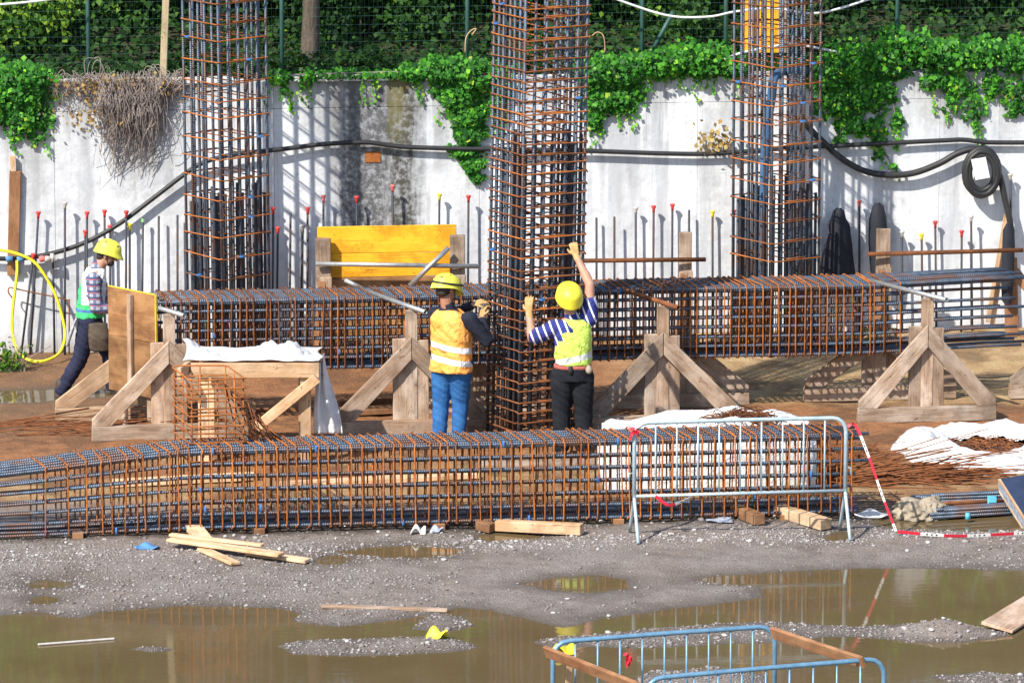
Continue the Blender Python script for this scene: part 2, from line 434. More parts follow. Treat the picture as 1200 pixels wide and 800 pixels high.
def wall_mat():
    t = NT('concrete_wall'); p = t.pos(); sp = t.n('ShaderNodeSeparateXYZ'); t.l(p, sp.inputs[0])
    st = t.pos((1, 1, .10)); st2 = t.pos((1, 1, .05))
    base = t.mix(t.ramp(t.noise(p, .9, 5), [(.3, 0), (.7, 1)]), (.74, .765, .80), (.56, .59, .635))
    blot = t.noise(p, 5.0, 6, .65)
    base = t.mix(t.ramp(blot, [(.50, 0), (.70, .6)]), base, (.40, .415, .435))
    fine = t.noise(p, 16.0, 5, .7)
    base = t.mix(t.ramp(fine, [(.55, 0), (.72, .5)]), base, (.36, .37, .385))
    streak = t.ramp(t.noise(st, 3.2, 6, .6), [(.50, 0), (.66, 1)])
    low = t.math('MULTIPLY', streak, .6)
    base = t.mix(low, base, (.33, .35, .385))
    drip = t.math('MULTIPLY', t.ramp(t.noise(st2, 8.5, 5, .65), [(.55, 0), (.68, 1)]), t.math('DIVIDE', t.math('SUBTRACT', sp.outputs[2], .9), 2.0, True))
    base = t.mix(t.math('MULTIPLY', drip, .65), base, (.17, .17, .175))
    # weathered band under the coping
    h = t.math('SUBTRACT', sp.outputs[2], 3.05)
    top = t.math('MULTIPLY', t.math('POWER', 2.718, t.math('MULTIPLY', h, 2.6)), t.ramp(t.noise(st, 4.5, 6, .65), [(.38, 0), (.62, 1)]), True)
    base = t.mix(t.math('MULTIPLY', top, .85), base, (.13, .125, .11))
    # water stains with their own outline
    def stain(cx, w, amt, col, zlo=-1, zk=0.0):
        nonlocal base
        wob = t.math('MULTIPLY', t.math('SUBTRACT', t.noise(st2, 7, 4), .5), .35)
        d = t.math('DIVIDE', t.math('ABSOLUTE', t.math('SUBTRACT', t.math('ADD', sp.outputs[0], wob), cx)), w)
        m = t.math('SUBTRACT', 1.0, d, True)
        m = t.ramp(t.math('MULTIPLY', m, t.math('ADD', t.math('ADD', t.noise(st, 11, 6, .75), t.noise(p, 7, 6, .75)), -.15)), [(.18, 0), (.52, 1)])
        m = t.math('MULTIPLY', m, t.ramp(t.noise(p, 13, 6, .75), [(.30, .3), (.55, 1)]))
        if zk:
            k = t.math('MULTIPLY', t.math('SUBTRACT', sp.outputs[2], zlo), zk, True); m = t.math('MULTIPLY', m, k)
        base = t.mix(t.math('MULTIPLY', m, amt), base, col)
    stain(-1.66, .50, 1.0, (.10, .10, .105)); stain(-1.20, .34, 1.0, (.07, .07, .062)); stain(-1.25, .18, .7, (.17, .15, .05), 2.2, 2.0)
    stain(-2.05, .30, .55, (.22, .22, .22), 1.6, 1.0); stain(-.78, .2, .6, (.24, .24, .24), 1.6, 1.2)
    stain(-4.1, .5, .6, (.20, .20, .20), 1.2, 1.0); stain(-5.3, .4, .6, (.22, .22, .21), 1.4, 1.0)
    stain(-.45, .35, .45, (.30, .31, .33)); stain(2.4, .5, .4, (.32, .33, .35)); stain(-4.9, .5, .45, (.30, .31, .33)); stain(-3.6, .4, .45, (.28, .29, .31)); stain(4.9, .7, .6, (.22, .21, .20), 2.0, 1.2); stain(4.15, .25, .5, (.30, .30, .32)); stain(1.25, .3, .35, (.34, .35, .37)); stain(3.7, .3, .5, (.27, .28, .30), 1.0, 1.0)
    stain(5.6, .3, .5, (.26, .26, .26), 1.6, 1.0)
    ft = t.ramp(t.math('ADD', sp.outputs[2], t.math('MULTIPLY', t.noise(p, 3, 4), .4)), [(.18, .7), (.48, 0)])
    base = t.mix(ft, base, (.30, .25, .20))
    t.set(base, .9, 0, .2)
    t.bump(t.math('ADD', t.noise(p, 26, 5), t.math('MULTIPLY', t.noise(st, 6, 4), 1.5)), .3, .012)
    return t.m
M_wall = wall_mat()
def ground_mat():
    t = NT('site_ground'); p = t.pos(); sp = t.n('ShaderNodeSeparateXYZ'); t.l(p, sp.inputs[0])
    n1, n2, n3 = t.noise(p, .9, 5), t.noise(p, 7, 5, .6), t.noise(p, 42, 4, .7)
    mud = t.mix(t.ramp(n2, [(.35, 0), (.65, 1)]), (.33, .265, .228), (.225, .172, .142))
    grav = t.mix(t.ramp(n3, [(.34, 0), (.66, 1)]), (.20, .165, .145), (.42, .38, .355))
    near = t.mix(t.ramp(n1, [(.40, .38), (.60, .85)]), mud, grav)
    near = t.mix(t.ramp(t.noise(p, 2.4, 6, .7), [(.48, 0), (.66, .6)]), near, (.155, .118, .094))
    near = t.mix(t.ramp(t.noise(p, 75, 2, .6), [(.62, 0), (.72, .55)]), near, (.42, .40, .385))
    earth = t.mix(t.ramp(n2, [(.3, 0), (.7, 1)]), (.44, .205, .088), (.27, .118, .05))
    sand = t.mix(t.ramp(t.noise(p, 4, 5), [(.35, 0), (.65, 1)]), (.56, .40, .21), (.42, .27, .13))
    wet = t.ramp(t.noise(p, 1.3, 5, .65), [(.48, 0), (.60, 1)])
    back = t.mix(t.ramp(t.math('ADD', sp.outputs[1], t.math('MULTIPLY', n1, 2.0)), [(0, 0), (1, 1)]), earth, sand)
    ysand = t.math('MULTIPLY', t.math('ADD', sp.outputs[1], t.math('MULTIPLY', n1, 2.4)), 1.0)
    fs = t.math('MULTIPLY', t.math('DIVIDE', t.math('SUBTRACT', ysand, 59.2), .9, True), t.math('DIVIDE', t.math('SUBTRACT', t.math('ADD', sp.outputs[0], n1), 1.4), 1.2, True))
    cream = t.math('MULTIPLY', t.ramp(t.noise(p, .7, 3), [(.42, 0), (.56, 1)]), t.math('DIVIDE', t.math('SUBTRACT', 56.0, sp.outputs[1]), .8, True))
    fs = t.math('MAXIMUM', fs, t.math('MULTIPLY', cream, .7))
    back = t.mix(fs, earth, sand)
    back = t.mix(t.math('MULTIPLY', wet, .65), back, (.12, .065, .035))
    lm = t.math('MULTIPLY', t.math('DIVIDE', t.math('SUBTRACT', -3.3, t.math('ADD', sp.outputs[0], n1)), .6, True), t.math('DIVIDE', t.math('SUBTRACT', sp.outputs[1], 56.3), .6, True))
    back = t.mix(t.math('MULTIPLY', lm, .6), back, t.mix(n2, (.30, .18, .095), (.13, .08, .048)))
    fb = t.math('DIVIDE', t.math('SUBTRACT', t.math('ADD', sp.outputs[1], t.math('MULTIPLY', n1, 1.2)), 53.6), .5, True)
    col = t.mix(fb, near, back)
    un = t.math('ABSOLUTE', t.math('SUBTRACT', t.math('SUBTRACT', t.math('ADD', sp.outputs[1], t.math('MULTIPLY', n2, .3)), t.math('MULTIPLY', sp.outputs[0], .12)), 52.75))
    col = t.mix(t.ramp(un, [(.30, .85), (.50, 0)]), col, (.065, .048, .036))  # dark strip under the front cage: wet soil plus the cage's shade painted in
    # soaked rim round the puddles
    rim = t.ramp(t.math('ADD', sp.outputs[2], t.math('MULTIPLY', n2, .03)), [(.014, .85), (.046, 0)])
    col = t.mix(rim, col, (.10, .078, .058))
    rr = t.ramp(t.math('ADD', sp.outputs[2], t.math('MULTIPLY', n2, .03)), [(.012, .35), (.04, .85)])
    t.set(col, rr, 0, .35)
    t.bump(t.math('ADD', t.math('MULTIPLY', n3, 1.4), n2), 1.0, .035)
    return t.m
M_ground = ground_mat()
def water_mat():
    t = NT('muddy_water'); p = t.pos((1, 1, 1))
    col = t.mix(t.ramp(t.noise(p, .8, 4), [(.3, 0), (.7, 1)]), (.155, .112, .056), (.120, .084, .040))
    t.set(col, .04, 0, .5); t.b.inputs['Alpha'].default_value = .86; t.b.inputs['IOR'].default_value = 1.33
    t.bump(t.noise(t.pos((1.0, 2.2, 1)), 5.0, 2), .02, .02)
    return t.m
M_water = water_mat()
def leaf_mat(name, stops, trans=.35, rough=.42):
    t = NT(name); a = t.n('ShaderNodeAttribute'); a.attribute_name = 'tone'
    col = t.ramp(a.outputs['Fac'], stops)
    t.set(col, rough, 0, .18)
    tr = t.n('ShaderNodeBsdfTranslucent'); t.l(t.mix(1.0, col, (1.2, 1.25, .55), 'MULTIPLY'), tr.inputs[0])
    mx = t.n('ShaderNodeMixShader'); mx.inputs[0].default_value = trans
    t.l(t.b.outputs[0], mx.inputs[1]); t.l(tr.outputs[0], mx.inputs[2]); t.l(mx.outputs[0], t.out.inputs[0])
    return t.m
M_ivy = leaf_mat('ivy_leaf', [(0, (.010, .055, .014)), (.36, (.035, .165, .02)), (.68, (.09, .34, .025)), (.9, (.22, .52, .035)), (1, (.36, .42, .06))], .32, .5)
M_leaf = leaf_mat('tree_leaf', [(0, (.009, .028, .009)), (.45, (.024, .072, .014)), (.8, (.065, .17, .022)), (1, (.20, .33, .03))], .3, .6)
M_dry = leaf_mat('dry_leaf', [(0, (.20, .12, .05)), (.5, (.32, .20, .07)), (1, (.45, .34, .12))], .2, .7)
M_stem = simple('dead_stem', (.30, .255, .235), (.16, .13, .12), 6, .9)
M_bark = simple('bark', (.12, .095, .075), (.06, .047, .038), 9, .95, 0, .9, .03, stretch=(1, 1, .25))
M_soil = simple('leaf_litter', (.05, .045, .022), (.03, .032, .014), 5, .95, 0, .8, .05)

# ================================================================== SETTING
def poly(pts): return np.array([[*G(px, py, 0).xy] for px, py in pts])
POOLS = [poly(p) for p in [
    [(-400, 712), (-150, 705), (0, 722), (40, 716), (92, 725), (120, 717), (170, 714), (224, 711), (320, 713), (352, 719), (345, 727), (400, 735), (450, 729),
     (500, 721), (542, 713), (580, 716), (610, 722), (640, 733), (662, 737), (707, 724), (770, 717), (833, 709), (890, 700), (893, 687), (835, 682), (826, 678),
     (890, 671), (1007, 666), (1100, 667), (1200, 669), (1400, 664), (1700, 670), (1700, 1010), (-400, 1010)],
    [(398, 647), (430, 641), (480, 639), (535, 645), (528, 652), (480, 655), (430, 652)],
    [(612, 684), (650, 677), (700, 674), (732, 680), (734, 689), (690, 693), (640, 690)],
    [(28, 684), (50, 680), (82, 682), (76, 688), (40, 689)], [(36, 702), (50, 699), (62, 702), (52, 708), (40, 707)],
    [(372, 655), (395, 650), (408, 655), (396, 660), (378, 660)],
    [(-60, 462), (20, 456), (120, 457), (140, 464), (60, 470), (-60, 474)],
    [(1012, 612), (1060, 602), (1110, 603), (1200, 607), (1300, 606), (1300, 620), (1200, 621), (1130, 622), (1050, 620)],
    [(560, 628), (600, 624), (640, 627), (620, 632), (575, 633)],
    [(965, 628), (985, 622), (1003, 626), (990, 634), (970, 634)],
]]
ISLES = [poly(p) for p in [
    [(325, 757), (345, 750), (420, 748), (500, 746), (545, 750), (566, 758), (520, 764), (470, 768), (400, 768), (345, 766)],
    [(612, 752), (650, 744), (700, 742), (760, 735), (840, 729), (900, 727), (960, 730), (1010, 734), (1060, 731), (1110, 729), (1165, 738), (1185, 744), (1130, 751), (1070, 752), (1020, 746),
     (960, 747), (900, 752), (820, 757), (740, 760), (690, 758), (640, 762)],
    [(735, 800), (760, 786), (840, 783), (900, 790), (905, 820), (800, 860), (720, 850)],
    [(505, 716), (540, 722), (555, 733), (520, 740), (480, 737)], [(150, 760), (180, 757), (200, 761), (175, 765)], [(1080, 792), (1150, 786), (1200, 790), (1240, 800), (1150, 806)],
]]
def sdf(X, Y, P):
    """signed distance, negative inside"""
    d = np.full(X.shape, 1e9); ins = np.zeros(X.shape, bool); n = len(P)
    for i in range(n):
        ax, ay = P[i]; bx, by = P[(i + 1) % n]
        ex, ey = bx - ax, by - ay; wx, wy_ = X - ax, Y - ay
        t = np.clip((wx * ex + wy_ * ey) / (ex * ex + ey * ey + 1e-12), 0, 1)
        d = np.minimum(d, (wx - ex * t) ** 2 + (wy_ - ey * t) ** 2)
        c = (ay > Y) != (by > Y)
        with np.errstate(divide='ignore', invalid='ignore'):
            xi = ex * (Y - ay) / (by - ay if abs(by - ay) > 1e-12 else 1e-12) + ax
        ins ^= c & (X < xi)
    d = np.sqrt(d)
    return np.where(ins, -d, d)
def ground_h(X, Y):
    X, Y = np.asarray(X, float), np.asarray(Y, float)
    wob = fbm(X * 2.2, Y * 2.2, 4, 3) * .34 + fbm(X * 9, Y * 9, 3, 9) * .10
    s = np.full(X.shape, 1e9)
    for P in POOLS: s = np.minimum(s, sdf(X, Y, P))
    il = np.full(X.shape, 1e9)
    for P in ISLES: il = np.minimum(il, sdf(X, Y, P))
    s = np.maximum(s, -il) + wob * .5
    h = np.where(s > 0, .045 * (1 - np.exp(-s / .35)), np.maximum(s * .35, -.12))
    h = h + np.where(s > 0, 1, .3) * (fbm(X * 1.1, Y * 1.1, 3, 21) * .03 + fbm(X * 6, Y * 6, 4, 33) * .034) * np.clip(np.abs(s) / .3, .25, 1)
    mound = np.exp(-(((X - G(1105, 742).x) / .32) ** 2 + ((Y - G(1105, 742).y) / .16) ** 2)) * .10
    h = h + mound * (s > -0.1)
    # the sandy bank that rises a little towards the wall
    b = np.clip((Y - 59.2 - .105 * X) / 1.6, 0, 1)
    h = h + b * b * (3 - 2 * b) * .10 * np.clip((X + 3.2) / 2, .1, 1) + np.clip((Y - 54.5) / 3, 0, 1) * fbm(X * 1.7, Y * 1.7, 4, 55) * .06
    return h
def gz(x, y): return float(ground_h(np.array([x]), np.array([y]))[0])
xs = np.concatenate([[-400, -150, -60, -30, -18, -12, -9], np.arange(-7.2, 7.21, .055), [9, 12, 18, 30, 60, 150, 400]])
ys = np.concatenate([[-60, -20, 10, 25, 33, 38], np.arange(40.5, 62.6, .06), [63.5, 66, 72, 90, 150, 400, 900]])
XX, YY = np.meshgrid(xs, ys)
HH = ground_h(XX, YY)
far = (np.abs(XX) > 7.6) | (YY < 40.2) | (YY > 62.8)
HH = np.where(far, .03, HH)
ny, nx = XX.shape
idx = np.arange(ny * nx).reshape(ny, nx)
FF = np.stack([idx[:-1, :-1], idx[:-1, 1:], idx[1:, 1:], idx[1:, :-1]], -1).reshape(-1, 4)
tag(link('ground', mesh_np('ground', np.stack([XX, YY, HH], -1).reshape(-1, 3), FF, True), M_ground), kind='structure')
wq = MB()
wq.grid([[(x, y, 0.0) for y in (38.0, 45.0, 53.0, 62.0)] for x in (-7.4, -3, 0, 3, 7.4)])
tag(wq.obj('water', M_water), kind='structure')

# gravel: tens of thousands of small stones, one mass
_ico = bmesh.new(); bmesh.ops.create_icosphere(_ico, subdivisions=1, radius=1.0)
ICO_V = np.array([v.co[:] for v in _ico.verts]); ICO_F = np.array([[v.index for v in f.verts] for f in _ico.faces]); _ico.free()
def stones(name, X, Y, S, toneS, mat):
    H = ground_h(X, Y); n = len(X)
    jit = 1 + RNG.uniform(-.3, .3, (n, 12, 1))
    sc = np.stack([S * RNG.uniform(.8, 1.4, n), S * RNG.uniform(.7, 1.2, n), S * RNG.uniform(.45, .8, n)], -1)[:, None, :]
    V = ICO_V[None] * jit * sc
    a = RNG.uniform(0, 6.28, n); ca, sa = np.cos(a)[:, None], np.sin(a)[:, None]
    x, y = V[..., 0] * ca - V[..., 1] * sa, V[..., 0] * sa + V[..., 1] * ca
    V = np.stack([x + X[:, None], y + Y[:, None], V[..., 2] + (H + S * .22)[:, None]], -1)
    F = ICO_F[None] + (np.arange(n) * 12)[:, None, None]
    return link(name, mesh_np(name, V.reshape(-1, 3), F.reshape(-1, 3), False, np.repeat(toneS, 12)), mat)
def stone_mat():
    t = NT('gravel_stone'); a = t.n('ShaderNodeAttribute'); a.attribute_name = 'tone'
    col = t.ramp(a.outputs['Fac'], [(0, (.085, .070, .064)), (.4, (.22, .195, .185)), (.8, (.36, .34, .335)), (1, (.64, .63, .63))])
    return t.set(col, .8, 0, .3)
M_gravel = stone_mat()
n = 110000
gx = RNG.uniform(-6.4, 6.4, n); gy = RNG.uniform(44.5, 53.4, n)
dens = np.clip(.30 + 2.6 * fbm(gx * .9, gy * .9, 4, 71), 0.03, 1)
strip = np.exp(-((gy - (51.55 + .12 * gx)) / .33) ** 2)          # heap of chippings in front of the cage
gh = ground_h(gx, gy)
isl = np.full(n, 1e9)
for P in ISLES: isl = np.minimum(isl, sdf(gx, gy, P))
dens = np.clip(dens * .75 + strip * .9 + (isl < .1) * .6, 0, 1)
keep = (gh > .002) & (RNG.uniform(0, 1, n) < dens) & (gy < 52.5 + .12 * gx)
gx, gy, strip = gx[keep][:38000], gy[keep][:38000], strip[keep][:38000]
gs = np.clip(RNG.lognormal(math.log(.0074), .45, len(gx)), .005, .034)
tag(stones('gravel', gx, gy, gs, np.clip(RNG.normal(.40, .17, len(gx)) + .2 * strip, 0, 1), M_gravel), 'loose grey gravel and chippings spread over the mud', 'gravel', kind='stuff')

# embankment behind the wall
def bank_z(x, y): return 2.98 + .30 * np.maximum(0, y - 62.6 - .105 * x) + fbm(np.asarray(x) * .6, np.asarray(y) * .6, 3, 5) * .3
bx = np.concatenate([np.linspace(-60, -9, 12), np.linspace(-8.5, 8.5, 60), np.linspace(9, 60, 12)])
bv = np.concatenate([np.linspace(0, 10, 40), np.linspace(11, 60, 12)])
BX, BV = np.meshgrid(bx, bv); BY = BV + WALL0 + .18 + WALLS * BX
BZ = np.where(BV < .3, 2.98, bank_z(BX, BY))
BZ = np.minimum(BZ, 9.0)
ny, nx = BX.shape; idx = np.arange(ny * nx).reshape(ny, nx)
FF = np.stack([idx[:-1, :-1], idx[:-1, 1:], idx[1:, 1:], idx[1:, :-1]], -1).reshape(-1, 4)
tag(link('embankment', mesh_np('embankment', np.stack([BX, BY, BZ], -1).reshape(-1, 3), FF, True), M_soil), kind='structure')

# retaining wall: cast panels in two lifts with open joints, coping on part of it
wall = thing('retaining_wall', 'tall pale concrete retaining wall with dark water stains and ivy over its top', 'wall', (0, WALL0, 0))
WD = Vector((1, WALLS, 0)).normalized(); WN = Vector((-WD.y, WD.x, 0))
rotw = Matrix((WD, WN, Vector((0, 0, 1)))).transposed()
edges = [-22, -17, -12, -7.4, -5.02, -2.62, -.36, 2.06, 4.77, 7.3, 12, 17, 22]
for i in range(len(edges) - 1):
    a, b = edges[i] + .0012, edges[i + 1] - .0012
    for (z0, z1, off) in ((-.4, 2.745, 0.0), (2.749, 3.045, .004)):
        c = Vector(((a + b) / 2, wy((a + b) / 2), (z0 + z1) / 2)) + WN * (.15 + off + random.uniform(0, .003))
        mb = MB().box((0, 0, 0), ((b - a) / WD.x, .30, z1 - z0))
        me = mb.mesh('panel')
        bm = bmesh.new(); bm.from_mesh(me); bmesh.ops.bevel(bm, geom=bm.edges[:], offset=.003, segments=1, affect='EDGES'); bm.to_mesh(me); bm.free()
        M = rotw.to_4x4(); M.translation = c
        link('panel', me, M_wall, wall, M)
mb = MB().box((0, WALL0 + .2, 1.3), (44, .04, 2.6), rotw)
mb.obj('backing', M_wall, wall)
M_coping = simple('coping_concrete', (.62, .61, .60), (.45, .44, .42), 6, .9)
for a, b in ((-5.05, -3.05), (-2.6, -1.35)):
    c = Vector(((a + b) / 2, wy((a + b) / 2), 3.062)) + WN * .13
    M = rotw.to_4x4(); M.translation = c
    MB().box((0, 0, 0), (b - a, .34, .03)).obj('coping', M_coping, wall, M=M)
# ================================================================== VEGETATION
def leaf_quads(C, size, nrm, spread=.9):
    """kite leaves at centres C with preferred normal nrm"""
    n = len(C)
    N = np.asarray(nrm) + RNG.normal(0, spread, (n, 3)); N /= np.linalg.norm(N, axis=1, keepdims=True) + 1e-9
    A = RNG.normal(0, 1, (n, 3)) + np.array([0, 0, -.9]); A -= N * (A * N).sum(1, keepdims=True); A /= np.linalg.norm(A, axis=1, keepdims=True) + 1e-9
    B = np.cross(N, A); s = size[:, None]
    w = RNG.uniform(.38, .52, (n, 1))
    V = np.stack([C - A * s * .5, C + B * s * w - A * s * .08 + N * s * .10, C + A * s * .55, C - B * s * w - A * s * .08 + N * s * .10], 1)
    return V.reshape(-1, 3), np.arange(n * 4).reshape(n, 4)
def foliage(name, C, size, nrm, mat, parent, tone, spread=.9, stuff=True):
    V, F = leaf_quads(C, size, nrm, spread)
    o = link(name, mesh_np(name, V, F, False, np.repeat(np.clip(tone, 0, 1), 4)), mat, parent)
    if stuff: o['kind'] = 'stuff'
    return o
# ivy: each clump hangs from the wall top; blobs are (px, row, rx, ry, leaves, push)
WNn = np.array(-WN)
def ivy(label, blobs, vines, seed):
    rs = np.random.default_rng(seed)
    c0 = Wl(blobs[0][0], 95)
    t = thing('ivy_plant', label, 'ivy', (c0.x, c0.y, 3.08), 'ivy hanging over the wall top')
    Cs, S, T = [], [], []
    for (px, py, rx, ry, k, push) in blobs:
        k = int(k * 1.55)
        a = rs.uniform(0, 6.28, k); r = np.sqrt(rs.uniform(0, 1, k)) * (1 + .25 * np.sin(a * 3 + seed) + rs.normal(0, .10, k))
        X = px + np.cos(a) * r * rx; Yp = py + np.sin(a) * r * ry
        for x_, y_, rr in zip(X, Yp, r):
            off = push * max(.05, (1 - min(rr, 1) ** 2)) * rs.uniform(.15, 1)
            p = Wl(x_, y_, .03 + off)
            if p.z > 3.10:
                p = p + Vector((0, rs.uniform(-.12, .45), 0))
            Cs.append(p[:]); S.append(rs.uniform(.026, .078)); T.append(rs.beta(1.6, 2.4) * .85 + (.3 if rs.uniform() < .14 else 0))
    xs_ = [b[0] for b in blobs if b[1] < 100]
    for q in range(6 + len(blobs)):
        b = blobs[rs.integers(0, len(blobs))]; x_ = b[0] + rs.uniform(-1, 1) * b[2]; y_ = b[1] + b[3] * rs.uniform(.3, .8); L = rs.uniform(10, 34); st = []
        for i in range(int(L / 2.6)):
            x_ += rs.normal(.1, .9); y_ += 2.6; st.append((x_, y_)); p = Wl(x_ + rs.normal(0, 2.2), y_, .02 + rs.uniform(0, .03))
            if p.z < 3.1: Cs.append(p[:]); S.append(rs.uniform(.022, .055)); T.append(rs.uniform(.3, 1))
        if len(st) > 2 and L > 14: MB().tube([Wl(a_, b_, .015) for a_, b_ in st], .003, 4).obj('stem', M_stem, t)
    foliage('leaves', np.array(Cs), np.array(S), WNn * 1.0 + np.array([-.15, -.25, .55]), M_ivy, t, np.array(T), .55)
    for v in vines:
        pts = bez([Wl(x, y, .03 + .01 * (i % 3)) for i, (x, y) in enumerate(v)], 5)
        MB().tube(pts, .006, 5).obj('stem', M_stem, t)
    return t
ivy('thick round clump of ivy over the wall end, beside the dead creeper', [(20, 108, 38, 28, 620, .22), (30, 135, 26, 28, 330, .16), (-15, 110, 30, 50, 320, .2), (34, 92, 30, 15, 250, .2), (45, 155, 12, 16, 40, .06)],
    [[(5, 100), (12, 118), (10, 140)], [(0, 106), (14, 128), (24, 148)], [(40, 95), (50, 120), (46, 160)]], 1)
ivy('thin strip of ivy creeping along the coping above the stained concrete', [(328, 92, 14, 8, 60, .1), (360, 92, 12, 9, 60, .1), (405, 89, 40, 4, 80, .06), (450, 89, 36, 4, 100, .06), (488, 87, 22, 8, 130, .12), (333, 102, 6, 7, 14, .04)], [[(330, 88), (400, 86), (470, 84)]], 2)
ivy('long ivy curtain hanging down the wall behind the densest column cage', [(525, 84, 30, 17, 380, .2), (555, 92, 28, 22, 380, .2), (538, 115, 26, 18, 330, .16), (548, 138, 22, 18, 280, .14), (550, 160, 19, 16, 220, .12), (545, 178, 22, 8, 90, .08),
     (555, 195, 13, 12, 110, .08), (560, 209, 8, 5, 36, .05), (585, 110, 15, 40, 200, .1)], [[(530, 90), (535, 130), (550, 165), (558, 205)], [(560, 90), (556, 140), (545, 182)]], 3)
ivy('ivy mass spilling over the wall top beside the densest column cage', [(700, 90, 26, 24, 380, .2), (730, 84, 28, 20, 330, .2), (705, 118, 22, 16, 230, .14), (725, 118, 20, 14, 170, .12), (748, 108, 12, 9, 60, .08), (697, 140, 12, 12, 100, .08), (765, 76, 26, 16, 260, .18), (735, 128, 12, 8, 40, .05)],
    [[(700, 90), (702, 125), (698, 148)], [(730, 90), (738, 118), (733, 138)]], 4)
ivy('low ivy cushion on top of the wall beside the braced fence post', [(800, 68, 30, 16, 330, .2), (835, 72, 28, 17, 330, .2), (860, 78, 18, 12, 170, .15), (785, 80, 20, 12, 180, .12), (815, 84, 20, 8, 100, .1)], [[(780, 78), (820, 76), (860, 80)]], 5)
ivy('wide ivy curtain over the wall beside the column cage with the blue pipe', [(975, 85, 26, 28, 400, .22), (1005, 78, 30, 24, 430, .22), (1040, 70, 26, 24, 360, .22), (985, 120, 28, 22, 300, .16), (1015, 112, 24, 24, 280, .16), (1000, 145, 20, 16, 140, .1), (1035, 105, 16, 18, 130, .12),
     (1052, 140, 8, 12, 40, .06), (1025, 150, 12, 14, 80, .08), (1032, 165, 8, 8, 36, .05), (985, 165, 8, 6, 24, .05), (1030, 182, 8, 6, 14, .04), (1046, 196, 7, 4, 14, .04), (1052, 48, 16, 14, 120, .15)],
    [[(1000, 90), (1010, 130), (1032, 168), (1046, 197)], [(980, 90), (984, 130), (985, 168)], [(1040, 90), (1052, 148)]], 6)
ivy('sparse ivy with trailing tips at the wall top above the coiled hose', [(1085, 62, 30, 18, 330, .2), (1120, 68, 28, 18, 330, .2), (1160, 66, 30, 16, 330, .2), (1195, 68, 24, 20, 260, .2), (1095, 95, 18, 12, 110, .1), (1125, 100, 18, 16, 120, .1), (1140, 125, 14, 16, 60, .07), (1165, 100, 16, 16, 90, .08),
     (1190, 110, 14, 30, 110, .1), (1115, 122, 10, 12, 36, .05), (1145, 145, 7, 8, 16, .04), (1230, 90, 26, 34, 250, .2)], [[(1120, 85), (1130, 115), (1145, 146)], [(1165, 85), (1168, 120)], [(1095, 85), (1098, 108)]], 7)
# dry sprig hanging by the right column cage
t = thing('dry_sprig', 'withered pale leafy sprig hanging on the wall by the hose', 'plant', Wl(838, 160, .05))
cs = np.array([Wl(838 + RNG.normal(0, 12), 165 + RNG.normal(0, 8), .06 + abs(RNG.normal(0, .05)))[:] for _ in range(90)])
foliage('leaves', cs, RNG.uniform(.04, .07, 90), WNn, M_dry, t, RNG.uniform(.3, 1, 90), .7)
MB().tube(bez([Wl(826, 155, .05), Wl(840, 158, .06), Wl(852, 168, .08), Wl(850, 182, .08)]), .004, 5).obj('stem', M_stem, t)
# dead creeper: a tangle of dry stems
t = thing('dead_creeper', 'tangled mass of dead grey brown creeper stems hanging on the wall', 'creeper', (*Wl(150, 97).xy, 3.1))
for part in range(26):
    mb = MB()
    for k in range(20):
        x0 = random.gauss(150, 34) if random.random() < .75 else random.uniform(55, 208)
        x0 = min(max(x0, 52), 212)
        ln = (random.uniform(60, 128) if 112 < x0 < 192 else random.uniform(12, 45)) * random.uniform(.5, 1)
        y0 = random.uniform(84, 100); x1 = x0 + (150 - x0) * .35 * min(1, ln / 90) + random.gauss(0, 9)
        pts = []
        for i in range(6):
            f = i / 5
            pts.append(Wl(x0 + (x1 - x0) * f + random.gauss(0, 3.2), y0 + ln * f + random.gauss(0, 2), .03 + .22 * math.sin(math.pi * min(1, f * .9 + .1)) * random.uniform(.2, 1) * (1 if 115 < x0 < 190 else .35)))
        mb.tube(bez(pts, 3), random.choice((.002, .0028, .004)), 4)
    for k in range(random.choice((0, 1, 1, 2))):   # curled wisps above the top
        x0 = random.uniform(55, 205); h = random.uniform(5, 26); s_ = random.choice((-1, 1))
        mb.tube(bez([Wl(x0, 98, -.08), Wl(x0 + s_ * 4, 98 - h, -.05), Wl(x0 + s_ * random.uniform(8, 22), 98 - h * random.uniform(.2, 1.3), 0), Wl(x0 + s_ * random.uniform(10, 34), 100 + random.uniform(-18, 12), .03)], 4), .004, 4)
    tag(mb.obj('stems', M_stem, t), kind='stuff')
nl = 420
cs = []
for _ in range(nl):
    x_ = random.choice((random.gauss(130, 16), random.gauss(150, 40), random.uniform(60, 200)))
    y_ = random.choice((random.gauss(107, 8), random.gauss(136, 7) if x_ < 150 else random.gauss(100, 6), random.uniform(92, 104)))
    cs.append(Wl(x_, y_, .04 + random.random() * .14)[:])
foliage('dry_leaves', np.array(cs), RNG.uniform(.03, .055, nl), WNn, M_dry, t, RNG.uniform(0, .8, nl), .8)

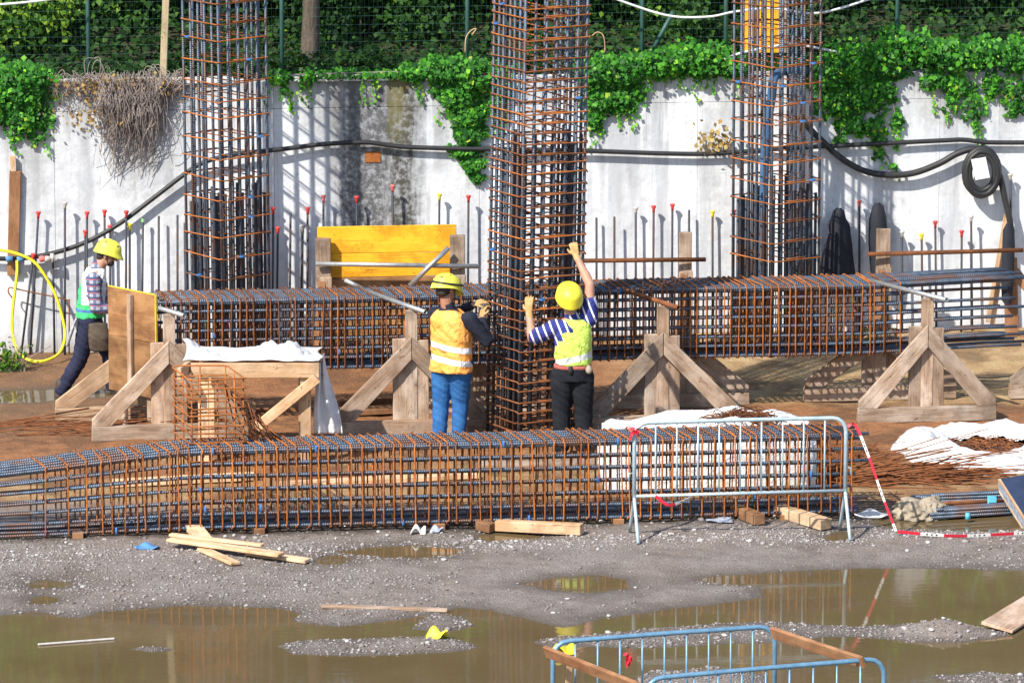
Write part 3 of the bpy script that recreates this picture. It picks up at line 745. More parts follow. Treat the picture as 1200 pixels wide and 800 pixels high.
# trees and bushes on the embankment
def crown_pts(c, rad, n, rs, clumps=16):
    cc = rs.normal(0, .5, (clumps, 3)); cc /= np.maximum(1, np.linalg.norm(cc, axis=1, keepdims=True))
    which = rs.integers(0, clumps, n)
    p = cc[which] * .85 + rs.normal(0, .19, (n, 3))
    return np.array(c) + p * np.array(rad), which
def tree(label, x, y, tr, h0, h1, rad, n, seed, lean=0.0, tone=.45, cat='tree', name='broadleaf_tree', leaf=(.08, .14)):
    rs = np.random.default_rng(seed); z0 = float(bank_z(np.array([x]), np.array([y]))[0]) - .15
    t = thing(name, label, cat, (x, y, z0), 'trees on the bank behind the fence')
    top = Vector((x + lean * h1, y, z0 + h1)); base = Vector((x, y, z0))
    pts = [base, base + Vector((lean * h0 * .5 + .04, 0, h0 * .5)), base + Vector((lean * h0, .05, h0)), top]
    MB().tube(bez(pts, 6), [tr * (1 - .75 * i / 18) for i in range(19)], 10).obj('trunk', M_bark, t, True)
    c = Vector((x + lean * (h0 + h1) * .5, y, z0 + h0 + (h1 - h0) * .62))
    for k in range(6):
        a = rs.uniform(0, 6.28); s = base.lerp(top, rs.uniform(.45, .8)); e = c + Vector((math.cos(a) * rad[0] * .75, math.sin(a) * rad[1] * .75, rs.uniform(-.5, .5) * rad[2]))
        MB().tube(bez([s, s.lerp(e, .5) + Vector((0, 0, .25)), e], 5), [tr * .4 * (1 - .8 * i / 10) for i in range(11)], 6).obj('limb', M_bark, t, True)
    P, wch = crown_pts(c, rad, n, rs, 26)
    tn = tone + rs.normal(0, .16, n) + (rs.uniform(-.2, .2, 26))[wch]
    out = (P - np.array(c)) / np.array(rad)
    foliage('crown', P, rs.uniform(*leaf, n), out * .8 + np.array([0, -.2, .6]), M_leaf, t, tn, .7)
    return t
def at_bank(px, depth): # x,y on the bank `depth` metres behind the wall at picture column px
    x = (px - 600) / FPX * (63 + depth); return x, wy(x) + .3 + depth
TREES = [(365, .75, .12, 2.1, 6.0, (2.0, 1.8, 1.7), 'grey trunked tree behind the fence, straight bare bole'),
         (118, 4.0, .12, 1.9, 5.5, (2.2, 1.9, 1.8), 'broadleaf tree on the bank above the dead creeper'),
         (-60, 3.0, .11, 1.7, 5.0, (1.9, 1.7, 1.6), 'broadleaf tree on the bank above the round ivy clump'),
         (470, 4.6, .14, 2.0, 6.2, (2.3, 2.0, 1.9), 'shady broadleaf tree on the bank above the stained concrete'),
         (640, 3.6, .12, 1.8, 5.8, (2.1, 1.9, 1.8), 'broadleaf tree on the bank behind the densest column cage'),
         (800, 5.0, .13, 1.9, 6.0, (2.2, 2.0, 1.8), 'broadleaf tree on the bank behind the braced fence post'),
         (1010, 4.2, .13, 1.8, 5.8, (2.2, 1.9, 1.8), 'dark broadleaf tree on the bank above the wide ivy curtain'),
         (1190, 3.4, .12, 1.8, 5.4, (2.0, 1.8, 1.7), 'broadleaf tree on the bank above the coiled hose')]
for i, (px, dp, tr, h0, h1, rad, lab) in enumerate(TREES):
    x, y = at_bank(px, dp); tree(lab, x, y, tr, h0, h1, rad, 5200, 40 + i, random.uniform(-.05, .05))
def bush(label, px, depth, rad, n, seed, tone=.5, leaf=(.05, .095)):
    rs = np.random.default_rng(seed); x, y = at_bank(px, depth); z0 = float(bank_z(np.array([x]), np.array([y]))[0])
    t = thing('bush', label, 'bush', (x, y, z0), 'bushes on the bank behind the fence')
    c = (x, y, z0 + rad[2] * .75)
    P, wch = crown_pts(c, rad, n, rs, 20); P[:, 2] = np.maximum(P[:, 2], z0 + .02)
    tn = tone + rs.normal(0, .17, n) + rs.uniform(-.22, .22, 20)[wch]
    foliage('leaves', P, rs.uniform(*leaf, n), (P - np.array(c)) / np.array(rad) * .6 + np.array([-.2, -.4, .6]), M_leaf, t, tn, .7)
    for k in range(4):
        a = rs.uniform(0, 6.28); e = Vector(c) + Vector((math.cos(a) * rad[0] * .6, math.sin(a) * rad[1] * .5, rad[2] * .3))
        MB().tube(bez([Vector((x, y, z0 - .1)), Vector((x, y, z0)).lerp(e, .5) + Vector((0, 0, .08)), e], 4), [.02, .018, .016, .014, .012, .01, .008, .006, .004], 5).obj('stem', M_bark, t, True)
BUSH = [(15, 1.3, (1.0, .6, .75), .62, 'bright green bush behind the round ivy clump'), (75, 2.6, (1.1, .7, .95), .66, 'sunlit leafy bush beside the left fence post above the creeper'), (150, 2.0, (.9, .6, .8), .5, 'dense bush behind the pale timber stake'),
        (265, 2.2, (1.1, .7, .9), .35, 'dark bush behind the column cage beside the bare trunk'), (340, 3.0, (.9, .6, .8), .4, 'dark bush behind the straight bare tree bole'), (425, 1.7, (1.1, .6, .75), .38, 'low dark bush above the stained concrete'),
        (510, 2.6, (1.0, .7, .9), .42, 'deep green bush above the long ivy curtain'), (610, 2.0, (1.1, .7, .9), .4, 'bush behind the top of the densest column cage'), (715, 2.2, (1.0, .7, .85), .5, 'green bush behind the loose slack cable'),
        (790, 1.7, (.9, .6, .8), .5, 'yellow green bush beside the fence post brace'), (850, 2.8, (1.0, .6, .95), .6, 'sunlit bush beside the orange board'), (960, 2.2, (1.0, .7, .9), .32, 'dark bush behind the pale slack cable above the wide ivy curtain'),
        (1040, 2.9, (1.0, .7, .95), .45, 'leafy bush behind the fence beside the dry twigs'), (1120, 1.9, (1.1, .6, .8), .45, 'low bush behind the sparse trailing ivy'), (1195, 2.6, (1.0, .7, .95), .5, 'green bush on the bank above the coiled hose')]
for i, (px, dp, rad, tn, lab) in enumerate(BUSH): bush(lab, px, dp, rad, 3400, 80 + i, tn * .95 + (.30 if tn > .55 else .12 if tn >= .5 else -.04))  # sunlit bushes get a brighter leaf tone, sunlight put into the colour
# undergrowth no one could count
n = 34000
ux = RNG.uniform(-8, 8, n); ud = RNG.uniform(.12, 1, n) ** 1.6 * 8; uy = wy(ux) + ud
uz = bank_z(ux, uy) + RNG.uniform(0, .26, n)
V, F = leaf_quads(np.stack([ux, uy, uz], -1), RNG.uniform(.05, .10, n), np.tile([0, -.3, .8], (n, 1)), .6)
tag(link('undergrowth', mesh_np('undergrowth', V, F, False, np.repeat(np.clip(RNG.normal(.3, .2, n), 0, 1), 4)), M_leaf), 'dark leafy ground cover on the bank under the trees', 'undergrowth', kind='stuff')

# fence of welded wire mesh
fence = thing('mesh_fence', 'green welded wire mesh fence with slim posts on top of the wall', 'fence', (0, WALL0 + .35, 3.0))
fo = -.36
def FP(x, z): return Vector((x, wy(x) - fo, z))
fx = [(px - 600) / FPX * 62.8 for px in (-110, 110, 333, 548, 752, 850, 1052, 1270)]
for x in fx: bar('post', FP(x, 2.8), FP(x, 4.75), .024, M_fence, fence)
for a, b in zip(fx[:-1], fx[1:]):
    mb = MB()
    for k in range(int((b - a) / .05) + 1):
        x = a + .01 + k * .05
        if x < b: mb.tube([FP(x, 3.02), FP(x, 4.7)], .0010, 3, cap=False)
    for k in range(18):
        z = 3.05 + k * .095
        mb.tube([FP(a, z), FP(b, z)], .0010, 3, cap=False)
    mb.obj('wire_panel', M_fence, fence)
bar('brace', Wl(760, 68, -.40), Wl(789, 14, -.34), .026, M_fence, fence)
# timber stake and other things on the wall top
t = tag(plank('timber_stake', Wl(191, 93, -.2), Wl(196, -40, -.25), .075, .07, (0, 1, 0), wood('stake_wood', (.34, .30, .20), (.25, .22, .14), (.38, .35, .26))), 'pale upright timber stake standing on the wall behind the mesh fence', 'stake')
t = thing('shuttering_board', 'orange yellow shuttering board standing on the bank behind a column cage', 'board', Wl(895, 62, -.8))
plank('panel', Wl(893, 62, -.8), Wl(893, -40, -.8), .40, .027, WN, M_yellow_ply, t)
plank('batten', Wl(917, 62, -.72), Wl(917, -40, -.72), .09, .05, WN, M_wood_old, t)
tag(MB().tube(bez([Wl(690, -14, -.1), Wl(735, 4, -.05), Wl(785, 19, 0), Wl(830, 20, .02), Wl(862, 14, .03), Wl(905, 10, .03), Wl(950, 16, 0), Wl(985, 10, -.05), Wl(1040, -8, -.1)], 8), .014, 8).obj('slack_cable', M_cable, None, True),
    'pale slack cable sagging in front of the trees above the wall', 'cable')
tag(MB().tube(bez([Wl(848, 70, .05), Wl(870, 62, .12), Wl(905, 55, .12), Wl(930, 52, .1), Wl(955, 56, .08), Wl(985, 62, .02)], 8), .014, 8).obj('bent_conduit', M_cable, None, True), 'white bent conduit lying over the ivy behind a column cage', 'conduit')
tag(MB().tube(bez([Wl(-40, 8, -.1), Wl(20, 4, -.1), Wl(70, -2, -.1), Wl(110, -8, -.2)], 8), .014, 8).obj('corner_cable', M_cable, None, True), 'pale cable strung across the bushes above the round ivy clump', 'cable')
for lab, pts in (('curled dry straw tie snagged on the mesh fence above the ivy curtain', [(545, 62), (546, 45), (552, 36), (558, 34), (553, 41)]), ('bent dry stalk hooked on the ivy beside the densest column cage', [(694, 42), (700, 38), (707, 42), (709, 56), (708, 62)])):
    tag(MB().tube(bez([Wl(x, y, -.3) for x, y in pts], 5), .007, 5).obj('dry_stalk', M_dry if False else M_wood_new, None, True), lab, 'stalk')
# ================================================================== REINFORCEMENT
def loop_mesh(w, h, r, jit=.006, skew=0.0, hook=.09, seed=0, n=5):
    """closed rusty link in the local YZ plane (Y 0..w, Z 0..h) with two hook tails"""
    rs = random.Random(seed); c = .03; pts = []
    for (cy, cz, a0) in ((w - c, c, -90), (w - c, h - c, 0), (c, h - c, 90), (c, c, 180)):
        for k in range(4):
            a = R(a0 + 30 * k); pts.append((cy + c * math.cos(a), cz + c * math.sin(a)))
    P = []
    for y, z in pts:
        P.append(Vector((skew * y / w + rs.gauss(0, jit), y + rs.gauss(0, jit * .6), z + rs.gauss(0, jit * .6))))
    mb = MB().tube(P, r, n, closed=True)
    q = []
    f0, f1 = w * .27, w * .73
    for y, z in ((f0, .004), (f1, .004), (f1, h - .004), (f0, h - .004)): q.append(Vector((skew * y / w + .02 + rs.gauss(0, .006), y + rs.gauss(0, .006), z)))
    mb.tube(q, r * .9, 4, closed=True)
    for s in (0, 1):
        a = Vector((skew * .02 / w + .012, .02 if s else w - .02, h - .015)); d = Vector((.01, hook * .7 if s else -hook * .7, -hook * .7))
        mb.tube([a, a + d], r * .9, 4)
    return mb.mesh('stirrup', True)
def bar_path(name, pts, r, mat, parent, n=8):
    """bar following points; local X axis along its length"""
    p0, p1 = Vector(pts[0]), Vector(pts[-1]); M = frame(p0, p1, (0, 0, 1)); Mi = M.inverted()
    me = MB().tube([Mi @ Vector(p) for p in pts], r, n).mesh(name, True)
    return link(name, me, mat, parent, M)
M_tie = simple('blue_spacer_plastic', (.06, .20, .46), (.04, .13, .34), 20, .5)
_sp = MB()
for k in range(10):
    a = 2 * math.pi * k / 10
    _sp.box((0, math.cos(a) * .026, math.sin(a) * .026), (.018, .012, .03), Matrix.Rotation(a + math.pi / 2, 3, 'X') if False else Matrix.Rotation(a, 3, 'X'))
_sp.tube([(-.01, 0, 0), (.01, 0, 0)], .017, 8)
SPACER = _sp.mesh('spacer')
def beam_cage(label, y0, slope, x0, x1, xs0, xs1, z0, w, h, us, nb_top, nb_side, rbar, rst, lift, skew, seed, spacers=10, extra=0, sag=lambda u: 0.0, smat=lambda u: M_rust):
    """long horizontal cage. front line y=y0+slope*x; bars from x0..x1; stirrups xs0..xs1 at us"""
    rs = random.Random(seed)
    a = math.atan(slope); A = Vector((math.cos(a), math.sin(a), 0)); B = Vector((-math.sin(a), math.cos(a), 0)); O = Vector((0, y0, 0))
    rot = Matrix((A, B, Vector((0, 0, 1)))).transposed()
    xm = (xs0 + xs1) / 2
    t = thing('beam_cage', label, 'rebar cage', O + A * xm + Vector((0, 0, z0 + lift(xm))))
    var = [loop_mesh(w, h, rst, .005, skew, seed=seed * 10 + k) for k in range(6)]
    for u in us:
        M = (rot @ Matrix.Rotation(rs.gauss(0, .012), 3, 'Y') @ Matrix.Rotation(rs.gauss(0, .03), 3, 'Z')).to_4x4()
        M.translation = O + A * u + Vector((0, 0, z0 + lift(u) + rs.gauss(0, .004)))
        M = M @ Matrix.Diagonal((1, 1, 1 - sag(u) / h, 1))
        o = link('stirrup', rs.choice(var), M_rust, t, M)
        if smat(u) is not M_rust: o.material_slots[0].link = 'OBJECT'; o.material_slots[0].material = smat(u)
    ins = rst + rbar + .001; pos = []
    for k in range(nb_top):
        v = ins + (w - 2 * ins) * k / (nb_top - 1); pos += [(v, h - ins), (v, ins)]
    for k in range(1, nb_side):
        z = ins + (h - 2 * ins) * k / nb_side; pos += [(ins, z), (w - ins, z)]
    for k in range(extra):
        pos.append((rs.uniform(ins + .05, w - ins - .05), ins + rbar * 2.2 if k % 2 else h - ins - rbar * 2.2))
    N = 22
    for v, z in pos:
        e0, e1 = x0 + rs.uniform(-.05, .25), x1 + rs.uniform(-.18, .06) - (1.25 if x1 > 5 and rs.random() < .35 else 0)
        dv, dz = rs.uniform(-.012, .012), rs.uniform(-.008, .008)
        pts = []
        for i in range(N + 1):
            u = e0 + (e1 - e0) * i / N
            outside = max(0, u - xs1) + max(0, xs0 - u)
            vv = v + skew * 0 + dv * min(1, outside * 2)
            pts.append(O + A * (u + skew * v / w) + B * vv + Vector((0, 0, z0 + lift(u) + z - sag(u) * z / h + dz * min(1.5, .3 + outside))))
        bar_path('longitudinal_bar', pts, rbar, M_rebar, t)
    for k in range(spacers):
        u = rs.uniform(xs0 + .3, xs1 - .2); z = rs.choice((ins, h * .5, h - ins, h * .25)); M = rot.to_4x4()
        M.translation = O + A * u + B * (-.004 + ins) + Vector((0, 0, z0 + lift(u) + z))
        link('spacer', SPACER, M_tie, t, M)
    return t
us = [-4.42, -4.20, -4.03, -3.88]
u = -3.77
while u < 3.27:
    us.append(u + random.gauss(0, .010)); u += .102
def lift_f(u):
    return -.03 * max(0, min(1, (-2.9 - u) / 1.6)) ** 1.3
front_cage = beam_cage('long rusty rebar beam cage lying on gravel in front of the two workers', 52.27, .12, -6.8, 3.42, -4.4, 3.27, .085, .58, .78, us, 6, 6, .0165, .0078, lift_f, -.09, 1, 16, 6, lambda u: .17 * max(0, min(1, (-3.0 - u) / 2.0)) ** 1.1, lambda u: M_rust if random.random() < .8 else M_rust_mid)
us2, u = [], -3.62
while u < 3.95:
    us2.append(u + random.gauss(0, .010)); u += .086
us2 += [4.12]
def lift_m(u): return .03 * max(0, min(1, (u - 3.7) / 1.4)) + .008 * math.sin(u * 1.3)
beam_cage('long rebar beam cage hung on timber trestles in front of the wall', 57.5, .15, -3.72, 5.5, -3.62, 4.0, .62, .66, .76, us2, 9, 7, .0165, .0075, lift_m, -.06, 2, 6, 16, lambda u: 0.0, lambda u: M_rust if random.random() < max(.08, min(.85, (u - 1.0) / 2)) else M_rust_mid)

def column_cage(label, near, side, yaw, zs, per_side, rbar, rst, ztop, lean=0.0, lap=0, lap_top=3.0, lapmat=None, seed=0, cross=True, brown=lambda z: .25):
    """near = near corner on the ground; right face leaves it at angle yaw"""
    rs = random.Random(seed)
    A = Vector((math.cos(yaw), math.sin(yaw), 0)); B = Vector((-math.sin(yaw), math.cos(yaw), 0)); O = Vector(near)
    rot = Matrix((B, A, Vector((0, 0, 1)))).transposed()
    sh = lambda z: Vector((lean * z, 0, 0))
    t = thing('column_cage', label, 'rebar cage', O + (A + B) * side / 2)
    var = []
    for k in range(5):
        P = []; c = .03
        r2 = random.Random(seed * 7 + k)
        for (cx, cy, a0) in ((side - c, c, -90), (side - c, side - c, 0), (c, side - c, 90), (c, c, 180)):
            for q in range(4):
                an = R(a0 + 30 * q); P.append(Vector((cx + c * math.cos(an) + r2.gauss(0, .004), cy + c * math.sin(an) + r2.gauss(0, .004), r2.gauss(0, .007))))
        mb = MB().tube(P, rst, 5, closed=True)
        if cross:
            f = side * .33
            mb.tube([(f, .005, .012), (side - f, .005, .012), (side - f, side - .005, .014), (f, side - .005, .012)], rst * .9, 4, closed=True)
        mb.tube([(.02, .02, 0), (.09, .10, .01)], rst * .9, 4)
        var.append(mb.mesh('stirrup', True))
    R3 = Matrix((A, B, Vector((0, 0, 1)))).transposed()
    for z in zs:
        M = (R3 @ Matrix.Rotation(rs.gauss(0, .010), 3, 'X') @ Matrix.Rotation(rs.gauss(0, .008), 3, 'Y')).to_4x4()
        M.translation = O + Vector((0, 0, z)) + sh(z)
        o = link('stirrup', rs.choice(var), M_rust, t, M)
        if rs.random() < brown(z): o.material_slots[0].link = 'OBJECT'; o.material_slots[0].material = M_rust_mid
    ins = rst + rbar + .001
    def ring(i0, n):
        L = []
        for k in range(n - 1):
            f = i0 + (side - 2 * i0) * k / (n - 1)
            L += [(f, i0), (side - i0, f), (side - f, side - i0), (i0, side - f)]
        return L
    for (u, v) in ring(ins, per_side):
        j = Vector((rs.gauss(0, .006), rs.gauss(0, .006), 0)); zt = ztop + rs.uniform(-.1, .1)
        bar('vertical_bar', O + A * u + B * v, O + A * u + B * v + j + sh(zt) + Vector((0, 0, zt)), rbar, M_rebar, t)
    if lap:
        for (u, v) in ring(ins + rbar * 2.3, lap):
            zt = lap_top + rs.uniform(-.12, .12); j = Vector((rs.gauss(0, .008), rs.gauss(0, .008), 0))
            bar('lap_bar', O + A * (u + .012) + B * (v + .008), O + A * (u + .012) + B * (v + .008) + j + sh(zt) + Vector((0, 0, zt)), rbar * 1.05, lapmat or M_rebar, t)
    for k in range(8):
        z = rs.choice([z_ for z_ in zs if z_ > 1]) + .01; f = rs.randrange(1, per_side - 1) / (per_side - 1)
        M = (R3 @ Matrix.Rotation(R(90), 3, 'Y')).to_4x4(); M.translation = O + (A * side * f if rs.random() < .5 else B * side * f) + sh(z) + Vector((0, 0, z)) + Vector((0, -.01, 0))
        link('spacer', SPACER, M_tie, t, M)
    return t
def zrow(row, y, px=600): return D(px, row, y).z
YC = 55.95
zc = [.06 + .1055 * k + random.gauss(0, .006) for k in range(47)]
column_cage('densely tied rebar column cage between the two workers', (D(606, 533, YC).x, YC, .03), .75, R(27), zc, 7, .0158, .0085, 5.3, .018, 7, 3.1, M_rebar_dark, 11, True, lambda z: .85 if z < 2.9 else .3)
YL = 59.8
zl = [zrow(r_ + random.gauss(0, 1), YL) for r_ in range(330, -80, -23)]
column_cage('open rebar column cage beside the bending worker, shadow cast on the wall', (D(262, 450, YL).x, YL, .03), .68, R(40), zl, 6, .0155, .0078, 5.4, -.006, 7, zrow(236, YL), M_rebar_dark, 12)
YR = 60.55
zr = [zrow(r_ + random.gauss(0, 1), YR) for r_ in range(315, -80, -23)]
column_cage('open rebar column cage with a blue pipe inside, below the orange board', (D(903, 440, YR).x, YR, .06), .72, R(37), zr, 6, .0155, .0078, 5.4, -.002, 7, zrow(236, YR), M_rebar_dark, 13)
# blue pipe inside the right column
tag(MB().tube(bez([D(893, 418, 61.05), D(894, 300, 61.05), D(897, 170, 61.05), D(904, 115, 61.05), D(908, 90, 61.1), D(925, 82, 61.7), D(945, 84, 62.0)], 6), .05, 12).obj('blue_pipe', simple('blue_pipe_plastic', (.06, .14, .28), (.045, .10, .2), 8, .4), None, True), 'blue plastic pipe rising inside a column cage to the wall top', 'pipe')

# starter bars along the foot of the wall
def starter(px, row, capmat, word, d=.10, foot=None, second=None):
    p1 = Wl(px, row, d); q = Wl(foot if foot is not None else px, 416, d + .02); p0 = Vector((q.x, q.y, gz(q.x, q.y) - .05))
    lab = {'none': 'bare dark starter bar standing upright at the wall foot, no cap', 'tape': 'dark starter bar with green tape at its top by the wall'}.get(word, 'dark starter bar with a %s mushroom cap standing by the wall' % word)
    for lim, ph in ((60, 'beside the yellow hose'), (160, 'behind the bending worker'), (215, 'left of nothing'), (345, 'beside the shadowed column cage'), (370, 'next to the yellow panel'), (440, 'above one end of the yellow panel'), (520, 'behind the yellow panel middle'), (560, 'beside the densest cage'), (730, 'behind the lime vest worker'), (815, 'behind the rusty rail'), (880, 'beside the blue pipe column'), (1030, 'between the hung jackets'), (1300, 'near the coiled hose')):
        if px < lim: break
    if lim == 215: ph = 'past the plywood panel'
    lab = {'none': 'bare dark starter bar without cap', 'tape': 'dark starter bar with green tape'}.get(word, '%s capped %s starter bar' % (word, 'tall' if row < 247 else 'shorter' if row > 262 else 'dark')) + ' by the wall, ' + ph
    t = thing('starter_bar', lab, 'steel bar', p0 + Vector((0, 0, .05)), 'starter bars along the wall')
    bar('bar', p0, p1, .0125 if word != 'thin' else .007, M_rebar_dark, t)
    if capmat:
        ax = (p1 - p0).normalized(); mb = MB()
        mb.tube([p1 - ax * .055, p1 - ax * .02, p1 + ax * .002, p1 + ax * .012, p1 + ax * .022], [.015, .016, .026, .031, .021], 12)
        mb.obj('cap', capmat, t, True)
    if word == 'tape':
        ax = (p1 - p0).normalized(); MB().tube([p1 - ax * .05, p1 - ax * .01], .017, 8).obj('tape', M_green, t)
for px, row, m, wd, ft in ((45, 250, M_red, 'red', 35), (39, 299, M_red, 'red', 24), (62, 298, M_greycap, 'grey', 64), (76, 239, M_greycap, 'grey', 76), (100, 272, M_red, 'red', 99), (102, 250, M_red, 'red', 101), (122.5, 248, M_red, 'red', 123),
                           (129, 266, M_red, 'red', 129), (148, 249, M_red, 'red', 147), (152, 264, M_yel, 'yellow', 152), (167.5, 255, None, 'tape', 166), (186, 253, None, 'none', 186), (208, 252, None, 'none', 208), (320, 245, M_red, 'red', 319),
                           (325.5, 268, M_red, 'red', 324), (340.5, 249, None, 'none', 339), (355, 266, M_greycap, 'grey', 351), (360.5, 245, M_red, 'red', 360), (379, 231, M_pink, 'faded pink', 379), (418, 232, M_red, 'red', 418),
                           (460, 219, M_pink, 'faded pink', 461), (515, 229, M_yel, 'yellow', 513), (549, 231, M_red, 'red', 548), (699, 255, None, 'none', 699), (720, 254, None, 'none', 720), (745, 245, M_greycap, 'grey', 745), (766, 243, M_red, 'red', 765),
                           (788, 241, M_red, 'red', 787), (807.5, 246, None, 'none', 807), (835, 249, M_yel, 'yellow', 835), (860, 248, M_red, 'red', 859), (1007, 237, M_pink, 'faded pink', 1007), (1057, 273, M_greycap, 'grey', 1057),
                           (1080, 276, M_yel, 'yellow', 1081), (1096, 261, M_red, 'red', 1097), (1127, 272, M_red, 'red', 1126), (1138, 255, M_greycap, 'grey', 1139), (1184, 206, M_greycap, 'grey', 1186)):
    starter(px, row, m, wd, random.choice((.09, .11, .14)), ft)
# bent rod tied across bars at the left
tag(MB().tube(bez([Wl(17, 352, .14), Wl(10, 343, .15), Wl(11, 337, .15), Wl(17, 338, .16), Wl(40, 343, .17), Wl(65, 348, .17), Wl(80, 352, .17), Wl(81, 356, .17), Wl(81, 414, .15)], 4), .008, 6).obj('bent_rod', M_rust_dk, None, True), 'thin rusty bent rod tied across the capped bars by the yellow hose', 'steel rod')

# ================================================================== HOSES AND THINGS ON THE WALL
tag(MB().tube(bez([Wl(-30, 302, .10), Wl(20, 303, .10), Wl(60, 297, .10), Wl(100, 284, .09), Wl(140, 262, .09), Wl(180, 232, .09), Wl(218, 203, .10), Wl(240, 190, .12), Wl(275, 181, .13), Wl(330, 175, .10), Wl(380, 169, .08), Wl(430, 167, .08), Wl(470, 172, .07),
     Wl(530, 174, .08), Wl(600, 175, .1), Wl(690, 177, .08), Wl(780, 180, .08), Wl(840, 180, .08), Wl(920, 174, .08), Wl(1000, 170, .08), Wl(1100, 165, .07), Wl(1130, 164, .07), Wl(1160, 167, .07), Wl(1240, 167, .07)], 8), .026, 10).obj('supply_hose', M_black, None, True),
    'long black hose fixed along the whole concrete wall', 'hose')
t = thing('coiled_hose', 'thick black hose sagging from the column cage to a hanging coil', 'hose', Wl(1150, 200, .12))
MB().tube(bez([Wl(938, 136, .12), Wl(948, 150, .14), Wl(962, 164, .14), Wl(985, 185, .13), Wl(1012, 200, .12), Wl(1040, 205, .11), Wl(1070, 203, .11), Wl(1100, 192, .11), Wl(1122, 180, .12), Wl(1142, 175, .13), Wl(1160, 184, .15), Wl(1171, 205, .16), Wl(1178, 235, .16), Wl(1184, 262, .16), Wl(1186, 290, .14)], 8), .036, 12).obj('hose_run', M_black, t, True)
cc = Wl(1150, 201, .12)
for k, (rr, dd) in enumerate(((.235, .05), (.215, .105), (.195, .06), (.175, .10))):
    pts = []
    for i in range(28):
        a = 2 * math.pi * i / 28
        pts.append(cc + Vector((math.cos(a) * rr * .82, -dd + WALLS * math.cos(a) * rr, math.sin(a) * rr * 1.12 + random.gauss(0, .003))))
    MB().tube(pts, .034, 10, closed=True).obj('coil_turn', M_black, t, True)
lb = MB().grid([[Wl(1138 + 17 * i + 5 * j, 187 + 24 * j - 3 * i, .31 + .006 * math.sin(i * 3 + j)) for i in (0, .5, 1)] for j in (0, .5, 1)])
me = lb.mesh('paper_tag'); link('paper_tag', me, M_whitepaint, t).modifiers.new('thick', 'SOLIDIFY').thickness = .002
# yellow hose loop with couplings
t = thing('yellow_hose', 'bright yellow hose looped down the wall from a blue coupling', 'hose', Wl(40, 300, .16))
MB().tube(bez([Wl(-30, 291, .17), Wl(0, 293, .17), Wl(22, 298, .18), Wl(40, 307, .2), Wl(54, 325, .2), Wl(66, 348, .2), Wl(74, 375, .2), Wl(76, 395, .26), Wl(70, 413, .50), Wl(55, 422, .70), Wl(38, 423, .70), Wl(24, 415, .50), Wl(16, 398, .26), Wl(14, 375, .2), Wl(17, 345, .2), Wl(20, 320, .19), Wl(20, 305, .17)], 8), .0165, 10).obj('hose_loop', M_yhose, t, True)
for x, m in ((11, M_blue), (24, M_blue), (50, M_pink), (56, M_greycap)):
    MB().tube([Wl(x - 4, 304, .15), Wl(x - 2, 303.5, .15), Wl(x + 4, 303, .15)], [.03, .036, .03], 10).obj('coupling', m, t, True)
MB().tube([Wl(61, 297, .16), Wl(62, 307, .16)], .022, 8).obj('valve', M_greycap, t, True)
tag(plank('wall_post', Wl(15, 322, .04), Wl(18, 200, .04), .125, .06, WN, M_wood_red), 'reddish brown board fixed upright on the wall under the ivy clump', 'board')
tag(plank('broken_stub', Wl(16, 201, .05), Wl(15, 183, .05), .06, .045, WN, M_wood_new), 'splintered pale timber stub on top of the reddish board', 'timber')
# rusty plate on the wall
tag(MB().box(Wl(437, 184, .004), (.17, .012, .12), rotw).obj('rust_plate', M_rust, None), 'small square rusty plate set in the stained concrete', 'plate')
# hung jackets
def jacket(label, profile, d, yb):
    mb = MB(); P = []
    for (row, xl, xr) in profile:
        ring = []
        for k in range(14):
            a = 2 * math.pi * k / 14; w = (xr - xl) / 2
            ring.append(Wl((xl + xr) / 2 + math.cos(a) * w * (1 + .06 * math.sin(k * 2.3 + row)), row + random.gauss(0, .6), d + .16 + math.sin(a) * .13 * min(1, w / 12 + .3)))
        P.append(ring + [ring[0]])
    mb.grid(P); mb.add(P[0][:-1], [tuple(range(14))]); mb.add(P[-1][:-1], [tuple(range(13, -1, -1))])
    return tag(mb.obj('hung_jacket', M_darkcloth, None, True), label, 'jacket')
jacket('dark jacket hung flared out over a bar beside the column cage', [(244, 980, 986), (247, 976, 989), (256, 974, 992), (264, 970, 996), (272, 971, 996), (285, 967, 998), (300, 964, 1001), (318, 961, 1003), (345, 959, 1005)], .1, 0)
jacket('dark narrow jacket hung behind the tall timber post', [(238, 1026, 1031), (241, 1022, 1035), (255, 1019, 1039), (275, 1018, 1041), (300, 1019, 1037), (325, 1021, 1034)], .12, 0)
